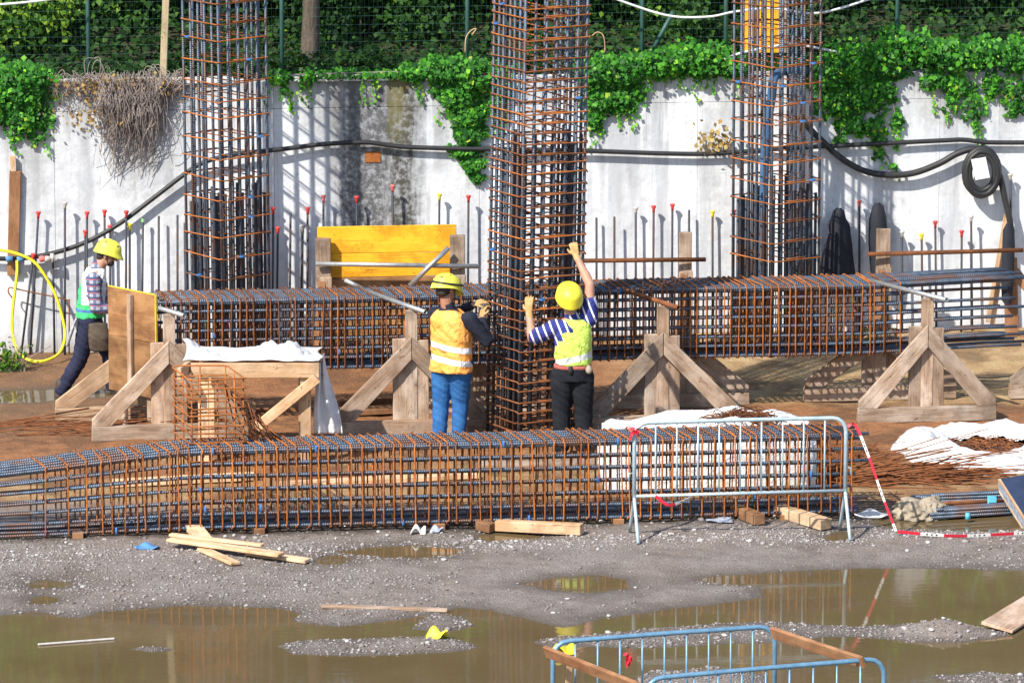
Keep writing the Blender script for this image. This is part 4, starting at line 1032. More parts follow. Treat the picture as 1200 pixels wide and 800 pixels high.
# ================================================================== TRESTLES, PANELS, RAILS
def trestle(label, cx, cy, half=.73, apex=1.03, post=1.36, yaw=R(7.5), mat=None, pipe_len=1.35, pipe_mat=None, flip=1, tilt=0.0, pipe=True, base=True, right=True, lshift=0.0, pyaw=None, plab=''):
    A = Vector((math.cos(yaw), math.sin(yaw), 0)); B = Vector((-math.sin(yaw), math.cos(yaw), 0)); U = Vector((0, 0, 1))
    z0 = gz(cx, cy) + .005; O = Vector((cx, cy, z0)); m = mat or M_wood_old
    t = thing('timber_trestle', label, 'trestle', O, 'timber trestles under the hung cage')
    P = lambda a, b, z: O + A * a + B * b + U * z
    if base:
        plank('base_beam', P(-half, -.04, .075), P(half, -.04, .075), .10, .15, U, m, t)
    s = .155
    for sg in ((-1, 1) if right else (-1,)):
        ang = math.atan2(apex - .22, half); ux = Vector((math.cos(ang), 0, math.sin(ang))); uz = Vector((-math.sin(ang), 0, math.cos(ang)))
        poly_ = [(-half + .005, .152), (-half + .005, .225), (-.003, apex), (-.003, apex - .235), (-half + .20, .152)]
        V = []
        for b_ in (-.073, -.023):
            for (a_, z_) in poly_:
                q = Vector((a_, 0, z_ - .15)); V.append((q.dot(ux), b_, q.dot(uz)))
        F = [(0, 1, 2, 3, 4), (9, 8, 7, 6, 5)] + [(i, i + 5, (i + 1) % 5 + 5, (i + 1) % 5) for i in range(5)]
        Ax = A if sg < 0 else -A
        X_ = Ax * ux.x + U * ux.z; Z_ = Ax * uz.x + U * uz.z
        Mx = Matrix((X_, B, Z_)).transposed().to_4x4(); Mx.translation = O + U * .15
        me = MB().add(V, F).mesh('strut'); bm = bmesh.new(); bm.from_mesh(me); bmesh.ops.recalc_face_normals(bm, faces=bm.faces[:]); bmesh.ops.bevel(bm, geom=bm.edges[:], offset=.004, segments=1, affect='EDGES'); bm.to_mesh(me); bm.free()
        link('strut', me, m, t, Mx)
    plank('upright', P(-.115, .025, .02), P(-.118, .027, apex - .03), .135, .05, B, m, t)
    plank('upright', P(.125, .025, .02), P(.122, .025, apex - .05), .12, .05, B, m, t)
    plank('post', P(.005, .026, .02), P(.008, .03, post), .125, .07, B, m, t)
    if pipe:
        py = yaw if pyaw is None else pyaw
        Ap = Vector((math.cos(py), math.sin(py), 0)); Bp = Vector((-math.sin(py), math.cos(py), 0))
        a0 = P(.008, .03, post + .026) - Bp * .32; a1 = a0 + Bp * pipe_len + U * .01
        me = pipe_mesh((a1 - a0).length, .025)
        o = link('scaffold_pipe', me, pipe_mat or M_galv, None, frame(a0, a1, (0, 0, 1)))
        tag(o, 'short %s scaffold pipe on the post of the trestle %s' % ('rusty' if pipe_mat else 'grey', plab), 'pipe', 'scaffold pipes on the trestles')
    return t
def on(px, row, z=0): p = G(px, row, z); return p.x, p.y
x, y = on(1085, 497); trestle('weathered timber trestle standing free past the cage end, whole base showing', x, y, .73, 1.02, 1.285, pyaw=R(33), plab='past the cage end')
x, y = on(776, 507); trestle('weathered timber trestle beside the worker in the lime vest', x, y, .80, 1.02, 1.285, pipe_mat=M_rust_dk, pyaw=R(28), plab='beside the lime vest')
x, y = on(482, 514); trestle('weathered timber trestle behind the worker in the orange vest', x, y, .80, 1.02, 1.285, pyaw=R(28), plab='behind the orange vest')
x, y = on(199, 518); trestle('weathered timber trestle beside the plywood panel, pale strut', x, y, .80, 1.02, 1.285, pyaw=R(33), right=True, plab='beside the plywood panel')
# rear row
x, y = on(1030, 472); trestle('weathered rear trestle in the shade of the hung cage', x, y, .82, .80, .85, pipe=False)
x, y = on(1268, 470); trestle('weathered trestle cut off by the picture edge beside the wall boards', x, y, .80, .80, .85, pipe=False)
x, y = on(182, 497); trestle('weathered rear trestle behind the plywood panel with long base beam', x, y, 1.04, 1.0, 1.05, pipe=False, mat=wood('timber_warm', (.50, .36, .24), (.36, .245, .155), (.52, .41, .29)), right=False)
x, y = on(560, 486); trestle('weathered rear trestle under the yellow panel', x, y, .82, .80, .85, pipe=False)
x, y = on(800, 480); trestle('weathered rear trestle in shade beside the lime vest worker', x, y, .70, .80, .85, pipe=False)
# tall rear posts and guard rails
def tall_post(label, px, row_top, d, w=.165, split=True):
    q = Wl(px, 300, d); x, y = q.x, q.y; z1 = D(px, row_top, y).z; z0 = gz(x, y)
    t = thing('guard_post', label, 'post', (x, y, z0), 'guard rail posts')
    plank('post', (x, y, z0 - .02), (x, y, z1), w, .09, (0, 1, 0), M_wood_old, t)
    plank('cleat', (x + .03, y - .072, z0 + .1), (x + .03, y - .072, z1 - .42), w * .75, .05, (0, 1, 0), M_wood_old, t)
    plank('raker', (x - .09, y - .3, z0 + .03), (x - .01, y - .07, z1 - .45), .08, .05, (0, 1, 0), M_wood_red, t)
    return t
tall_post('squared timber post at the yellow panel end beside the left column cage', 379, 279, 1.2)
tall_post('squared timber post at the yellow panel end beside the densest column cage', 536, 276, 1.2)
tall_post('squared timber post carrying the rusty rail beside the lime vest worker', 803, 272, .9, .14)
tall_post('squared timber post in front of the narrow hung jacket', 1035, 268, .9, .16)
def rail(label, a, b, d, r, mat):
    p, q = Wl(*a, d), Wl(*b, d)
    return tag(link('guard_rail', pipe_mesh((q - p).length, r), mat, None, frame(p, q, (0, 0, 1))), label, 'pipe')
rail('galvanised tube rail across the yellow panel', (370, 309), (561, 312), 1.31, .026, M_galv)
rail('rusty tube rail behind the worker in the lime vest', (640, 306), (827, 304), 1.02, .024, M_rust_dk)
rail('rusty brown tube rail past the narrow hung jacket', (1017, 298), (1199, 293), 1.02, .024, M_rust_dk)
rail('slanting grey tube propped on the yellow panel', (480, 335), (526, 290), 1.34, .027, M_galv)
rail('short grey tube end poking up behind the hung cage', (404, 328), (430, 341), 1.9, .024, M_galv)
# yellow shuttering panel
t = thing('yellow_shuttering', 'bright yellow shuttering panel standing between two timber posts', 'panel', Wl(455, 416, 1.1))
pz = Wl(455, 300, 1.1); zt, zm, zb = D(455, 264, pz.y).z, D(455, 322, pz.y).z, D(455, 345, pz.y).z
xa, xb = Wl(372, 300, 1.1).x, Wl(535, 300, 1.1).x
rows = [zb - .5, zm - .02, (zm + zt) / 2 - .03, zt]
for k in range(3):
    z = (rows[k] + rows[k + 1]) / 2
    plank('board', (xa + random.uniform(0, .01), wy(xa) - 1.1, z), (xb, wy(xb) - 1.1, z + .002), rows[k + 1] - rows[k] - .004, .030, WN, M_ply if k == 0 else M_yellow_ply, t)
for f in (.12, .5, .88): plank('batten', (xa + (xb - xa) * f, wy(xa) - 1.1 + .085 * (xb - xa) * f + .045, 0.03), (xa + (xb - xa) * f, wy(xa) - 1.1 + .085 * (xb - xa) * f + .045, zt - .06), .09, .05, WN, M_wood_old, t)
# plywood panel seen from its battened back
t = thing('plywood_panel', 'brown plywood panel with one batten and yellow painted edge beside the bending worker', 'panel', (*on(155, 505), 0.05))
yP = 56.70
pa = D(127, 331, yP + .52); pb = D(182, 351, yP - .02); zt = (pa.z + pb.z) / 2
h = 1.08
d = Vector((pb.x - pa.x, pb.y - pa.y, 0)); d.normalize(); L = math.hypot(pb.x - pa.x, pb.y - pa.y)
nrm = Vector((-d.y, d.x, 0)); nrm = -nrm if nrm.y > 0 else nrm
pa.z = pb.z = zt
for k, (z0, z1) in enumerate(((0, .5), (.503, h))):
    plank('sheet', pa - Vector((0, 0, (z0 + z1) / 2)), pa + d * L - Vector((0, 0, (z0 + z1) / 2)), z1 - z0, .027, nrm, M_ply, t)
plank('batten', pa + d * L * .52 + nrm * .04 - Vector((0, 0, h + .06)), pa + d * L * .52 + nrm * .04 + Vector((0, 0, -.03)), .06, .045, nrm, M_wood_old, t)
plank('painted_edge', pa + d * (L + .007) - Vector((0, 0, .52)), pa + d * (L + .007), .030, .012, d, M_yellow_edge, t)
plank('painted_edge', pa + Vector((0, 0, .007)), pa + d * L + Vector((0, 0, .007)), .030, .012, (0, 0, 1), M_yellow_edge, t)
plank('leg', pa + d * L * .2 + nrm * -.06 - Vector((0, 0, zt - .04)), pa + d * L * .2 + nrm * -.06 - Vector((0, 0, .3)), .10, .05, nrm, M_wood_old, t)
plank('leg', pa + d * L * .8 + nrm * -.06 - Vector((0, 0, zt - .04)), pa + d * L * .8 + nrm * -.06 - Vector((0, 0, .3)), .10, .05, nrm, M_wood_old, t)
# boards at the right foot of the wall
tag(plank('sole_board', Wl(1048, 406, .62), Wl(1192, 403, .62), .06, .17, (0, 0, 1), M_wood_red), 'long reddish board lying on edge along the wall foot', 'board')
tag(plank('end_board', Wl(1196, 402, .55), Wl(1260, 400, .55), .06, .18, (0, 0, 1), M_wood_red), 'reddish board on edge continuing past the upright board', 'board')
tag(plank('upright_board', Wl(1186, 404, .5), Wl(1184, 302, .42), .15, .05, WN, M_wood_red), 'broad reddish board standing upright under the coiled hose', 'board')
tag(plank('lath', Wl(1157, 377, .50), Wl(1179, 252, .12), .05, .022, WN, M_wood_new), 'thin pale lath leaning on the wall under the coiled hose', 'lath')
tag(plank('lath', Wl(1163, 380, .42), Wl(1176, 285, .14), .06, .022, WN, M_wood_new), 'shorter pale lath leaning behind the thin one under the hose', 'lath')
tag(plank('prop_board', Wl(1212, 345, .5), Wl(1188, 318, .42), .12, .04, WN, M_wood_red), 'slanting reddish board end nailed to the upright board', 'board')
mb = MB(); P = []
for (row, xl, xr) in ((262, 1179, 1186), (270, 1175, 1189), (300, 1174, 1189), (330, 1173, 1188), (352, 1174, 1186), (356, 1177, 1184)):
    ring = [Wl((xl + xr) / 2 + math.cos(2 * math.pi * k / 12) * (xr - xl) / 2, row, .58 + .05 * math.sin(2 * math.pi * k / 12)) for k in range(12)]
    P.append(ring + [ring[0]])
mb.grid(P); tag(mb.obj('black_cloth', M_darkcloth, None, True), 'black cloth bundle hanging on the upright board below the hose', 'cloth')

# ================================================================== SAWHORSE WITH WHITE SHEET
def cloth_grid(fn, nu, nv, name, mat, label=None, parent=None, cat='sheet', thick=.004):
    mb = MB().grid([[fn(i / nu, j / nv) for j in range(nv + 1)] for i in range(nu + 1)])
    o = mb.obj(name, mat, parent, True)
    md = o.modifiers.new('thickness', 'SOLIDIFY'); md.thickness = thick
    if label: tag(o, label, cat)
    return o
yS = 55.1
t = thing('timber_stand', 'pale fresh timber stand with a diagonal brace behind the small link cage', 'stand', (D(300, 540, yS).x, yS, .03))
zt = D(300, 425, yS).z
X = lambda px: D(px, 440, yS).x
plank('front_board', (X(224), yS, zt - .075), (X(374), yS, zt - .075), .15, .045, (0, 1, 0), M_wood_new, t)
plank('side_board', (X(212), yS - .28, zt - .06), (X(228), yS + .42, zt - .06), .05, .12, (0, 0, 1), M_wood_new, t)
plank('side_board', (X(372), yS + .03, zt - .08), (X(366), yS + .75, zt - .08), .05, .12, (0, 0, 1), M_wood_new, t)
plank('rear_board', (X(228), yS + .72, zt - .07), (X(366), yS + .74, zt - .07), .15, .045, (0, 1, 0), M_wood_red, t)
for px, b in ((238, .06), (358, .06), (240, .66), (354, .66)):
    plank('leg', (X(px), yS + b, .02), (X(px), yS + b, zt - .15), .105 if b < .1 else .12, .08, (0, 1, 0), M_wood_new, t)
plank('brace', (X(300), yS - .055, D(300, 500, yS).z), (X(372), yS - .055, zt - .14), .10, .05, (0, 1, 0), M_wood_new, t)
rsn = np.random.default_rng(5)
def sheet1(u, v):   # u along, v from the back edge over the top and down at the right end
    px = 214 + 160 * u
    fold = .05 * math.sin(u * 9 + v * 3) + .035 * abs(math.sin(u * 17 + v * 5)) - .03 * abs(math.sin(u * 29 - v * 11))
    peak = .10 * math.exp(-((u - .80) / .07) ** 2) + .10 * math.exp(-((u - .02) / .09) ** 2) + .05 * math.exp(-((u - .64) / .06) ** 2)
    z = zt + .012 + (max(0, fold) + peak) * math.sin(math.pi * min(1, v * 1.0)) * .95
    return Vector((X(px) + .03 * math.sin(v * 7), yS + .05 + .03 * math.sin(u * 13) + .02 * math.sin(u * 31) + .74 * v, z))
cloth_grid(sheet1, 80, 26, 'white_sheet', M_white, 'crumpled white sheet lying over the fresh timber stand')
def sheet2(u, v):
    top = 420 + 6 * math.sin(u * 5); row = top + (508 - top) * v
    px = 366 + (16 + 14 * v) * u + 4 * v + 2.5 * math.sin(v * 5 + u * 4)
    return D(px, row, yS + .16 + .16 * u + .05 * math.sin(u * 14 + v * 2) - .03 * v)
cloth_grid(sheet2, 18, 26, 'hanging_sheet', M_white, 'white sheet hanging down the end of the timber stand')
# small cage of square links standing in the front cage
bx_ = D(223, 455, 52.35); z1 = bx_.z
t = thing('link_cage', 'small square cage of rusty links standing upright on the front beam cage', 'rebar cage', (bx_.x + .3, 52.6, .86))
yaw = R(8); A = Vector((math.cos(yaw), math.sin(yaw), 0)); B = Vector((-.30, .95, 0))
O = Vector((D(223, 500, 52.2).x, 52.2, 0)); wS, dS = .53, .70
for k in range(10):
    z = 1.47 - k * .088 + random.gauss(0, .004); P = []; c = .03
    for (cx, cy, a0) in ((wS - c, c, -90), (wS - c, dS - c, 0), (c, dS - c, 90), (c, c, 180)):
        for q in range(4):
            an = R(a0 + 30 * q); P.append(O + A * (cx + c * math.cos(an)) + B * (cy + c * math.sin(an)) + Vector((0, 0, z + random.gauss(0, .005))))
    MB().tube(P, .0085, 5, closed=True).obj('link', M_rust, t, True)
for (u, v) in ((.02, .02), (wS - .02, .02), (.02, dS - .02), (wS - .02, dS - .02), (wS / 2, .02), (wS / 2, dS - .02), (.02, dS / 2), (wS - .02, dS / 2)):
    p = O + A * u + B * v; bar('upright_rod', p + Vector((0, 0, .5)), p + Vector((0, 0, 1.475)), .008, M_rust, t, 6)
for k in range(4):
    p = O + A * .02 + B * .02 + Vector((0, 0, .75 + k * .17)); bar('tie_rod', p, p + B * dS * .95 + Vector((0, 0, .07)), .006, M_rust, t, 5)
for k in range(6):   # links slumped over to one side
    P = []; q0 = O + A * (wS + .06 + k * .055) + Vector((0, 0, .87)); up_ = (Vector((0, 0, 1)) * (.42 - k * .06) + A * -.10)
    for (a_, b_) in ((0, .02), (0, dS - .05), (1, dS - .05), (1, .02)): P.append(q0 + up_ * a_ + B * b_ + Vector((random.gauss(0, .008), 0, random.gauss(0, .008))))
    MB().tube(P, .0085, 5, closed=True).obj('link', M_rust_mid, t, True)
# ================================================================== PEOPLE
class Vol:
    """closed solids fused by voxel remesh into one continuous skin"""
    def __init__(s): s.mb = MB()
    def ell(s, c, rad, X=None, Y=None, n=12):
        X = Vector(X).normalized() if X is not None else Vector((1, 0, 0)); Y = Vector(Y) if Y is not None else Vector((0, 1, 0))
        Y = (Y - X * X.dot(Y)).normalized(); Z = X.cross(Y); V, F = [], []
        c = Vector(c); m = n * 2
        for i in range(1, n):
            th = math.pi * i / n
            for k in range(m):
                ph = 2 * math.pi * k / m
                V.append(c + X * rad[0] * math.sin(th) * math.cos(ph) + Y * rad[1] * math.sin(th) * math.sin(ph) + Z * rad[2] * math.cos(th))
        for i in range(n - 2):
            for k in range(m): F.append((i * m + k, (i + 1) * m + k, (i + 1) * m + (k + 1) % m, i * m + (k + 1) % m))
        V += [c + Z * rad[2], c - Z * rad[2]]; a, b = len(V) - 2, len(V) - 1
        for k in range(m):
            F.append((a, k, (k + 1) % m)); F.append((b, (n - 2) * m + (k + 1) % m, (n - 2) * m + k))
        s.mb.add(V, F); return s
    def cap(s, p, q, r0, r1, n=14):
        p, q = Vector(p), Vector(q); d = (q - p)
        if d.length < 1e-6: return s.ell(p, (r0, r0, r0))
        d.normalize(); pts, rr = [], []
        for k in range(5):
            a = math.pi / 2 * k / 5; pts.append(p - d * r0 * math.cos(a)); rr.append(max(.0005, r0 * math.sin(a)))
        pts += [p, q]; rr += [r0, r1]
        for k in range(4, -1, -1):
            a = math.pi / 2 * k / 5; pts.append(q + d * r1 * math.cos(a)); rr.append(max(.0005, r1 * math.sin(a)))
        s.mb.tube(pts, rr, n); return s
    def chain(s, pts, rr):
        for a, b, r0, r1 in zip(pts[:-1], pts[1:], rr[:-1], rr[1:]): s.cap(a, b, r0, r1)
        return s
    def loft(s, rings, n=20):
        """rings: (centre, rx, ry, side vector)"""
        V, F = [], []
        for c, rx, ry, sd in rings:
            sd = Vector(sd).normalized(); fw = Vector((-sd.y, sd.x, 0)); c = Vector(c)
            for k in range(n):
                a = 2 * math.pi * k / n
                ca, sa = math.cos(a), math.sin(a)
                V.append(c + sd * rx * math.copysign(abs(ca) ** .85, ca) + fw * ry * math.copysign(abs(sa) ** .85, sa))
        m = len(rings)
        for i in range(m - 1):
            for k in range(n): F.append((i * n + k, i * n + (k + 1) % n, (i + 1) * n + (k + 1) % n, (i + 1) * n + k))
        F.append(tuple(range(n - 1, -1, -1))); F.append(tuple((m - 1) * n + k for k in range(n)))
        s.mb.add(V, F); return s
    def make(s, name, mat, parent, M, voxel=.010, smooth=4, wrinkle=0.0, wf=16.0, seed=0, cut=None):
        me = s.mb.mesh('tmp'); o = bpy.data.objects.new('tmp', me); COL.objects.link(o)
        rm = o.modifiers.new('r', 'REMESH'); rm.mode = 'VOXEL'; rm.voxel_size = voxel; rm.use_smooth_shade = True
        sm = o.modifiers.new('s', 'SMOOTH'); sm.iterations = smooth; sm.factor = .5
        dg = bpy.context.evaluated_depsgraph_get()
        m2 = bpy.data.meshes.new_from_object(o.evaluated_get(dg)); m2.name = name
        bpy.data.objects.remove(o); bpy.data.meshes.remove(me)
        k = len(m2.vertices); co = np.empty(k * 3, np.float32); m2.vertices.foreach_get('co', co); co = co.reshape(-1, 3)
        if wrinkle:
            no = np.empty(k * 3, np.float32); m2.vertex_normals.foreach_get('vector', no); no = no.reshape(-1, 3)
            q = co * wf + seed
            w = (np.sin(q[:, 2] * 1.5 + q[:, 0] * 1.4 + 2.6 * np.sin(q[:, 0] * .9 + q[:, 1] * 1.1 + q[:, 2] * .4)) * .6 + np.sin(q[:, 0] * 1.7 + q[:, 2] * 2.9 + 2 * np.sin(q[:, 1] * 1.3)) * .4 + .5 * np.sin(q[:, 2] * 5.1 + q[:, 0] * 3.3 + np.sin(q[:, 1] * 4)))
            co = co + no * (w * wrinkle)[:, None]
            m2.vertices.foreach_set('co', co.astype(np.float32).ravel())
        m2.polygons.foreach_set('use_smooth', np.ones(len(m2.polygons), bool)); m2.update()
        m2.materials.clear()
        return link(name, m2, mat, parent, M)
def hand(vol, wrist, d, nrm, thumb=1, curl=.35, sc=1.0, spread=.1):
    w = Vector(wrist); d = Vector(d).normalized(); nrm = Vector(nrm); nrm = (nrm - d * nrm.dot(d)).normalized(); sd = d.cross(nrm)
    for f in (-.028, -.009, .010, .028):
        vol.cap(w + sd * f * .6 * sc, w + (d * .088 + sd * f) * sc, .017 * sc, .015 * sc, 8)
    L = {0: .92, 1: 1.08, 2: 1.0, 3: .80}
    for i, f in enumerate((-.033, -.011, .011, .032)):
        k = (3 - i) if thumb > 0 else i
        # longest finger in the middle, little finger away from the thumb
        ln = {0: .92, 1: 1.05, 2: 1.0, 3: .8}[k]
        p = w + (d * .092 + sd * f) * sc; a = 0.0; dd = (d + sd * f * spread * 18).normalized()
        r = .0105 * sc
        for seg, sl in enumerate((.042, .027, .022)):
            a += curl * (1.0 + .5 * seg) * (1 + .12 * i)
            q = p + (dd * math.cos(a) + nrm * math.sin(a)) * sl * ln * sc
            vol.cap(p, q, r, r * .92, 8); p = q; r *= .92
    s_ = sd * thumb
    p = w + (d * .025 + s_ * .026) * sc; q = p + (d * .55 + s_ * .65 + nrm * .25).normalized() * .04 * sc; e = q + (d * .85 + s_ * .2 + nrm * .4).normalized() * .033 * sc
    vol.cap(p, q, .015 * sc, .0125 * sc, 8); vol.cap(q, e, .0125 * sc, .0105 * sc, 8)
def head(vol, c, f, up, s=1.0):
    """skull with jaw, brow, nose, ears; f = facing, up = crown direction"""
    c = Vector(c); f = Vector(f).normalized(); up = Vector(up); up = (up - f * up.dot(f)).normalized(); sd = f.cross(up)
    P = lambda a, b, z: c + f * a * s + sd * b * s + up * z * s
    vol.ell(P(-.008, 0, .025), (.098 * s, .078 * s, .095 * s), f, sd)
    vol.ell(P(.028, 0, -.045), (.062 * s, .058 * s, .072 * s), f, sd)
    vol.ell(P(.062, 0, -.085), (.030 * s, .033 * s, .024 * s), f, sd)
    vol.ell(P(.082, 0, .018), (.018 * s, .052 * s, .016 * s), f, sd)
    vol.cap(P(.090, 0, .012), P(.116, 0, -.025), .010 * s, .015 * s)
    vol.ell(P(.092, 0, -.058), (.012 * s, .026 * s, .010 * s), f, sd)
    for k in (-1, 1):
        vol.ell(P(-.005, .080 * k, -.012), (.020 * s, .010 * s, .032 * s), f, sd)
        vol.ell(P(.055, .045 * k, -.030), (.026 * s, .020 * s, .020 * s), f, sd)
    return P
def helmet(parent, M, c, f, up, mat, style=0, s=1.0):
    c = Vector(c); f = Vector(f).normalized(); up = Vector(up); up = (up - f * up.dot(f)).normalized(); sd = f.cross(up)
    Pt = lambda a, b, z: c + f * a * s + sd * b * s + up * z * s
    n, m = 28, 10; rings = []
    for i in range(m + 1):
        th = math.pi / 2 * i / m; ring = []
        for k in range(n):
            a = 2 * math.pi * k / n; ca, sa = math.cos(a), math.sin(a)
            flare = 1.0 + (.06 if i == m else 0)
            rx = (.138 + (.012 if style == 1 else 0)) * math.sin(th) ** .9 * flare; ry = .112 * math.sin(th) ** .9 * flare
            front = max(0, ca) ** 3
            z = .118 * math.cos(th) ** .9 - (.034 if i == m else .012 if i == m - 1 else 0) - (.028 * max(0, -ca) if i >= m - 1 else 0)
            if style != 1: z += .010 * math.cos(3 * a) * math.sin(th) * math.cos(th)
            ring.append(Pt(ca * (rx + (.050 * front if i == m else 0)), sa * ry, .035 + z - (.012 * front if i == m else 0)))
        rings.append(ring + [ring[0]])
    o = MB().grid(rings).obj('helmet', mat, parent, True, M)
    md = o.modifiers.new('shell', 'SOLIDIFY'); md.thickness = .006; md.offset = 1
    ss = o.modifiers.new('sub', 'SUBSURF'); ss.levels = ss.render_levels = 1
    if style in (0, 2):
        for (a, z, w, h) in ((.6, .085, .04, .016), (2.2, .09, .045, .022), (-.6, .085, .04, .016), (-2.2, .09, .045, .022), (2.75, .055, .035, .014), (-2.75, .055, .035, .014)):
            th = math.acos(min(1, (z / .118))); q = Pt(math.cos(a) * .140 * math.sin(th) ** .9, math.sin(a) * .114 * math.sin(th) ** .9, .035 + z)
            v = Vol(); nrm_ = (q - Pt(0, 0, .03)).normalized(); tz = up.cross(nrm_); v.ell(q + nrm_ * .004, (.006, w * .55, h * .55), nrm_, tz, 6)
            v.mb.obj('vent', M_black, o, True, M)
    if style == 0:   # goggle strap round the shell
        ring = []
        for k in range(40):
            a = 2 * math.pi * k / 40
            ring.append(Pt(math.cos(a) * .140, math.sin(a) * .115, .066 + .035 * math.cos(a + .6)))
        v = MB()
        P = [[p - up * .011 for p in ring + [ring[0]]], [p + up * .011 + (Pt(0, 0, 0) - p) * .08 for p in ring + [ring[0]]]]
        P = [[q + (q - Pt(0, 0, .03)).normalized() * .010 for q in r_] for r_ in P]
        s2 = v.grid(P).obj('strap', M_black, o, True, M); s2.modifiers.new('t', 'SOLIDIFY').thickness = .004
    # chin strap
    MB().tube(bez([Pt(.0, .088, .03), Pt(.03, .082, -.05), Pt(.06, .04, -.105), Pt(.068, 0, -.115), Pt(.06, -.04, -.105), Pt(.03, -.082, -.05), Pt(0, -.088, .03)], 5), .006, 5).obj('chin_strap', M_black, o, True, M)
    return o
def hair(parent, M, P, s=1.0):
    v = Vol(); f = (P(1, 0, 0) - P(0, 0, 0)).normalized(); sd = (P(0, 1, 0) - P(0, 0, 0)).normalized()
    v.ell(P(-.030, 0, .02), (.088, .084, .092), f, sd); v.ell(P(-.055, 0, -.045), (.050, .066, .045), f, sd)
    return v.make('hair', M_hair, parent, M, .009, 3)
def eyes(parent, M, P):
    for k in (-1, 1):
        v = Vol(); v.ell(P(.083, .032 * k, -.008), (.009, .014, .008)); v.mb.obj('eye', M_hair, parent, True, M)
def boots(parent, M, ankle, toe):
    v = Vol(); a, t_ = Vector(ankle), Vector(toe)
    v.cap(a + Vector((0, 0, .10)), a, .058, .056); v.cap(a + Vector((0, 0, -.025)), t_, .050, .042); v.ell(a + Vector((0, 0, -.04)) - (t_ - a).normalized() * .02, (.055, .055, .045))
    return v.make('boot', M_boot, parent, M, .012, 3)

# ---- worker in the orange vest (back three quarters to us, hands tying at the column)
bx0 = D(529, 400, 56.15).x; base = Vector((bx0, 56.15, gz(bx0, 56.15))); M = Matrix.Translation(base) @ Matrix.Diagonal((1.07, 1.05, .97, 1))
t = thing('person', 'person in orange vest, blue jeans and yellow helmet tying steel at the column cage', 'person', base)
sdA = (.80, -.55, 0); fA = Vector((.62, .78, 0))
v = Vol()
hc = Vector((-.045, .0, 1.655)); fh = Vector((.72, .62, -.42))
upA = (.10, .34, 1)
PA = head(v, hc, fh, upA); v.cap((-.03, 0, 1.42), hc + Vector((-.01, -.01, -.05)), .066, .058)
v.loft([((0, 0, .86), .15, .10, sdA), ((0, 0, 1.1), .15, .10, sdA), ((0, 0, 1.36), .17, .10, sdA), ((-.01, 0, 1.45), .10, .07, sdA)])
shR, elR, wrR = Vector((.165, -.115, 1.375)), Vector((.335, -.075, 1.13)), Vector((.285, .07, 1.345))
shL, elL, wrL = Vector((-.155, .11, 1.385)), Vector((.02, .34, 1.33)), Vector((.205, .15, 1.475))
v.chain([shR, elR, wrR], [.05, .042, .03]); v.chain([shL, elL, wrL], [.05, .042, .03])
for s_, hx, kx in ((-1, -.085, -.085), (1, .085, .095)):
    v.chain([(hx, .05 * s_ * -1, .86), (kx, .03, .46), (kx + .01 * s_, 0, .12)], [.07, .05, .04])
v.make('body', M_skin_dk, t, M, .009, 3)
g = Vol(); hand(g, wrR, (.15, .45, .80), (.75, .35, -.4), thumb=-1, curl=.42); g.make('glove', M_glove, t, M, .0065, 2)
g = Vol(); hand(g, wrL, (.85, .15, .30), (.25, .45, -.85), thumb=-1, curl=.40); g.make('glove', M_glove, t, M, .0065, 2)
v = Vol()
v.loft([((0, 0, .88), .175, .125, sdA), ((0, 0, 1.05), .17, .12, sdA), ((0, .0, 1.25), .19, .125, sdA), ((-.005, 0, 1.38), .185, .115, sdA), ((-.02, 0, 1.455), .10, .08, sdA)])
v.chain([shR, elR, wrR - (wrR - elR).normalized() * .035], [.078, .064, .046]); v.chain([shL, elL, wrL - (wrL - elL).normalized() * .03], [.078, .064, .046]); v.cap((-.03, 0, 1.43), (-.035, 0, 1.50), .078, .070)
v.make('jumper', M_navyshirt, t, M, .010, 3, .005, 15, 1)
v = Vol()
v.loft([((.0, 0, .80), .215, .165, sdA), ((.0, 0, .86), .212, .163, sdA), ((0, 0, 1.0), .200, .155, sdA), ((-.005, 0, 1.2), .205, .150, sdA), ((-.01, 0, 1.34), .200, .142, sdA), ((-.015, 0, 1.41), .165, .120, sdA), ((-.02, 0, 1.455), .105, .095, sdA)])
v.make('vest', M_vestA, t, M, .010, 3, .006, 11, 4)
v = Vol()
for s_, hx, kx, ax in ((-1, -.088, -.10, -.115), (1, .088, .085, .07)):
    v.chain([(hx, -.035 * s_, .90), (hx, -.03 * s_, .80), (kx, .035, .47), (ax, .0, .13)], [.115, .108, .082, .070])
v.loft([((0, 0, .80), .175, .135, sdA), ((0, 0, .98), .17, .13, sdA)])
v.make('jeans', M_jeans, t, M, .010, 3, .0036, 17, 2)
boots(t, M, (-.115, 0, .09), (-.05, .15, .05)); boots(t, M, (.07, 0, .09), (.15, .13, .05))
hair(t, M, PA); eyes(t, M, PA); helmet(t, M, PA(-.006, 0, .0), fh, upA, M_helmet, 0, 1.12)
# pliers
pl = MB(); p = wrL + Vector((.09, .03, .03))
pl.tube([p, p + Vector((.10, .03, .05))], .007, 6).tube([p + Vector((0, 0, -.02)), p + Vector((.10, .03, .05))], .007, 6).tube([p + Vector((.10, .03, .05)), p + Vector((.14, .035, .085))], .010, 6)
tag(pl.obj('tying_pliers', M_black, None, False, M), 'black tying pliers held by the worker in the orange vest', 'pliers')

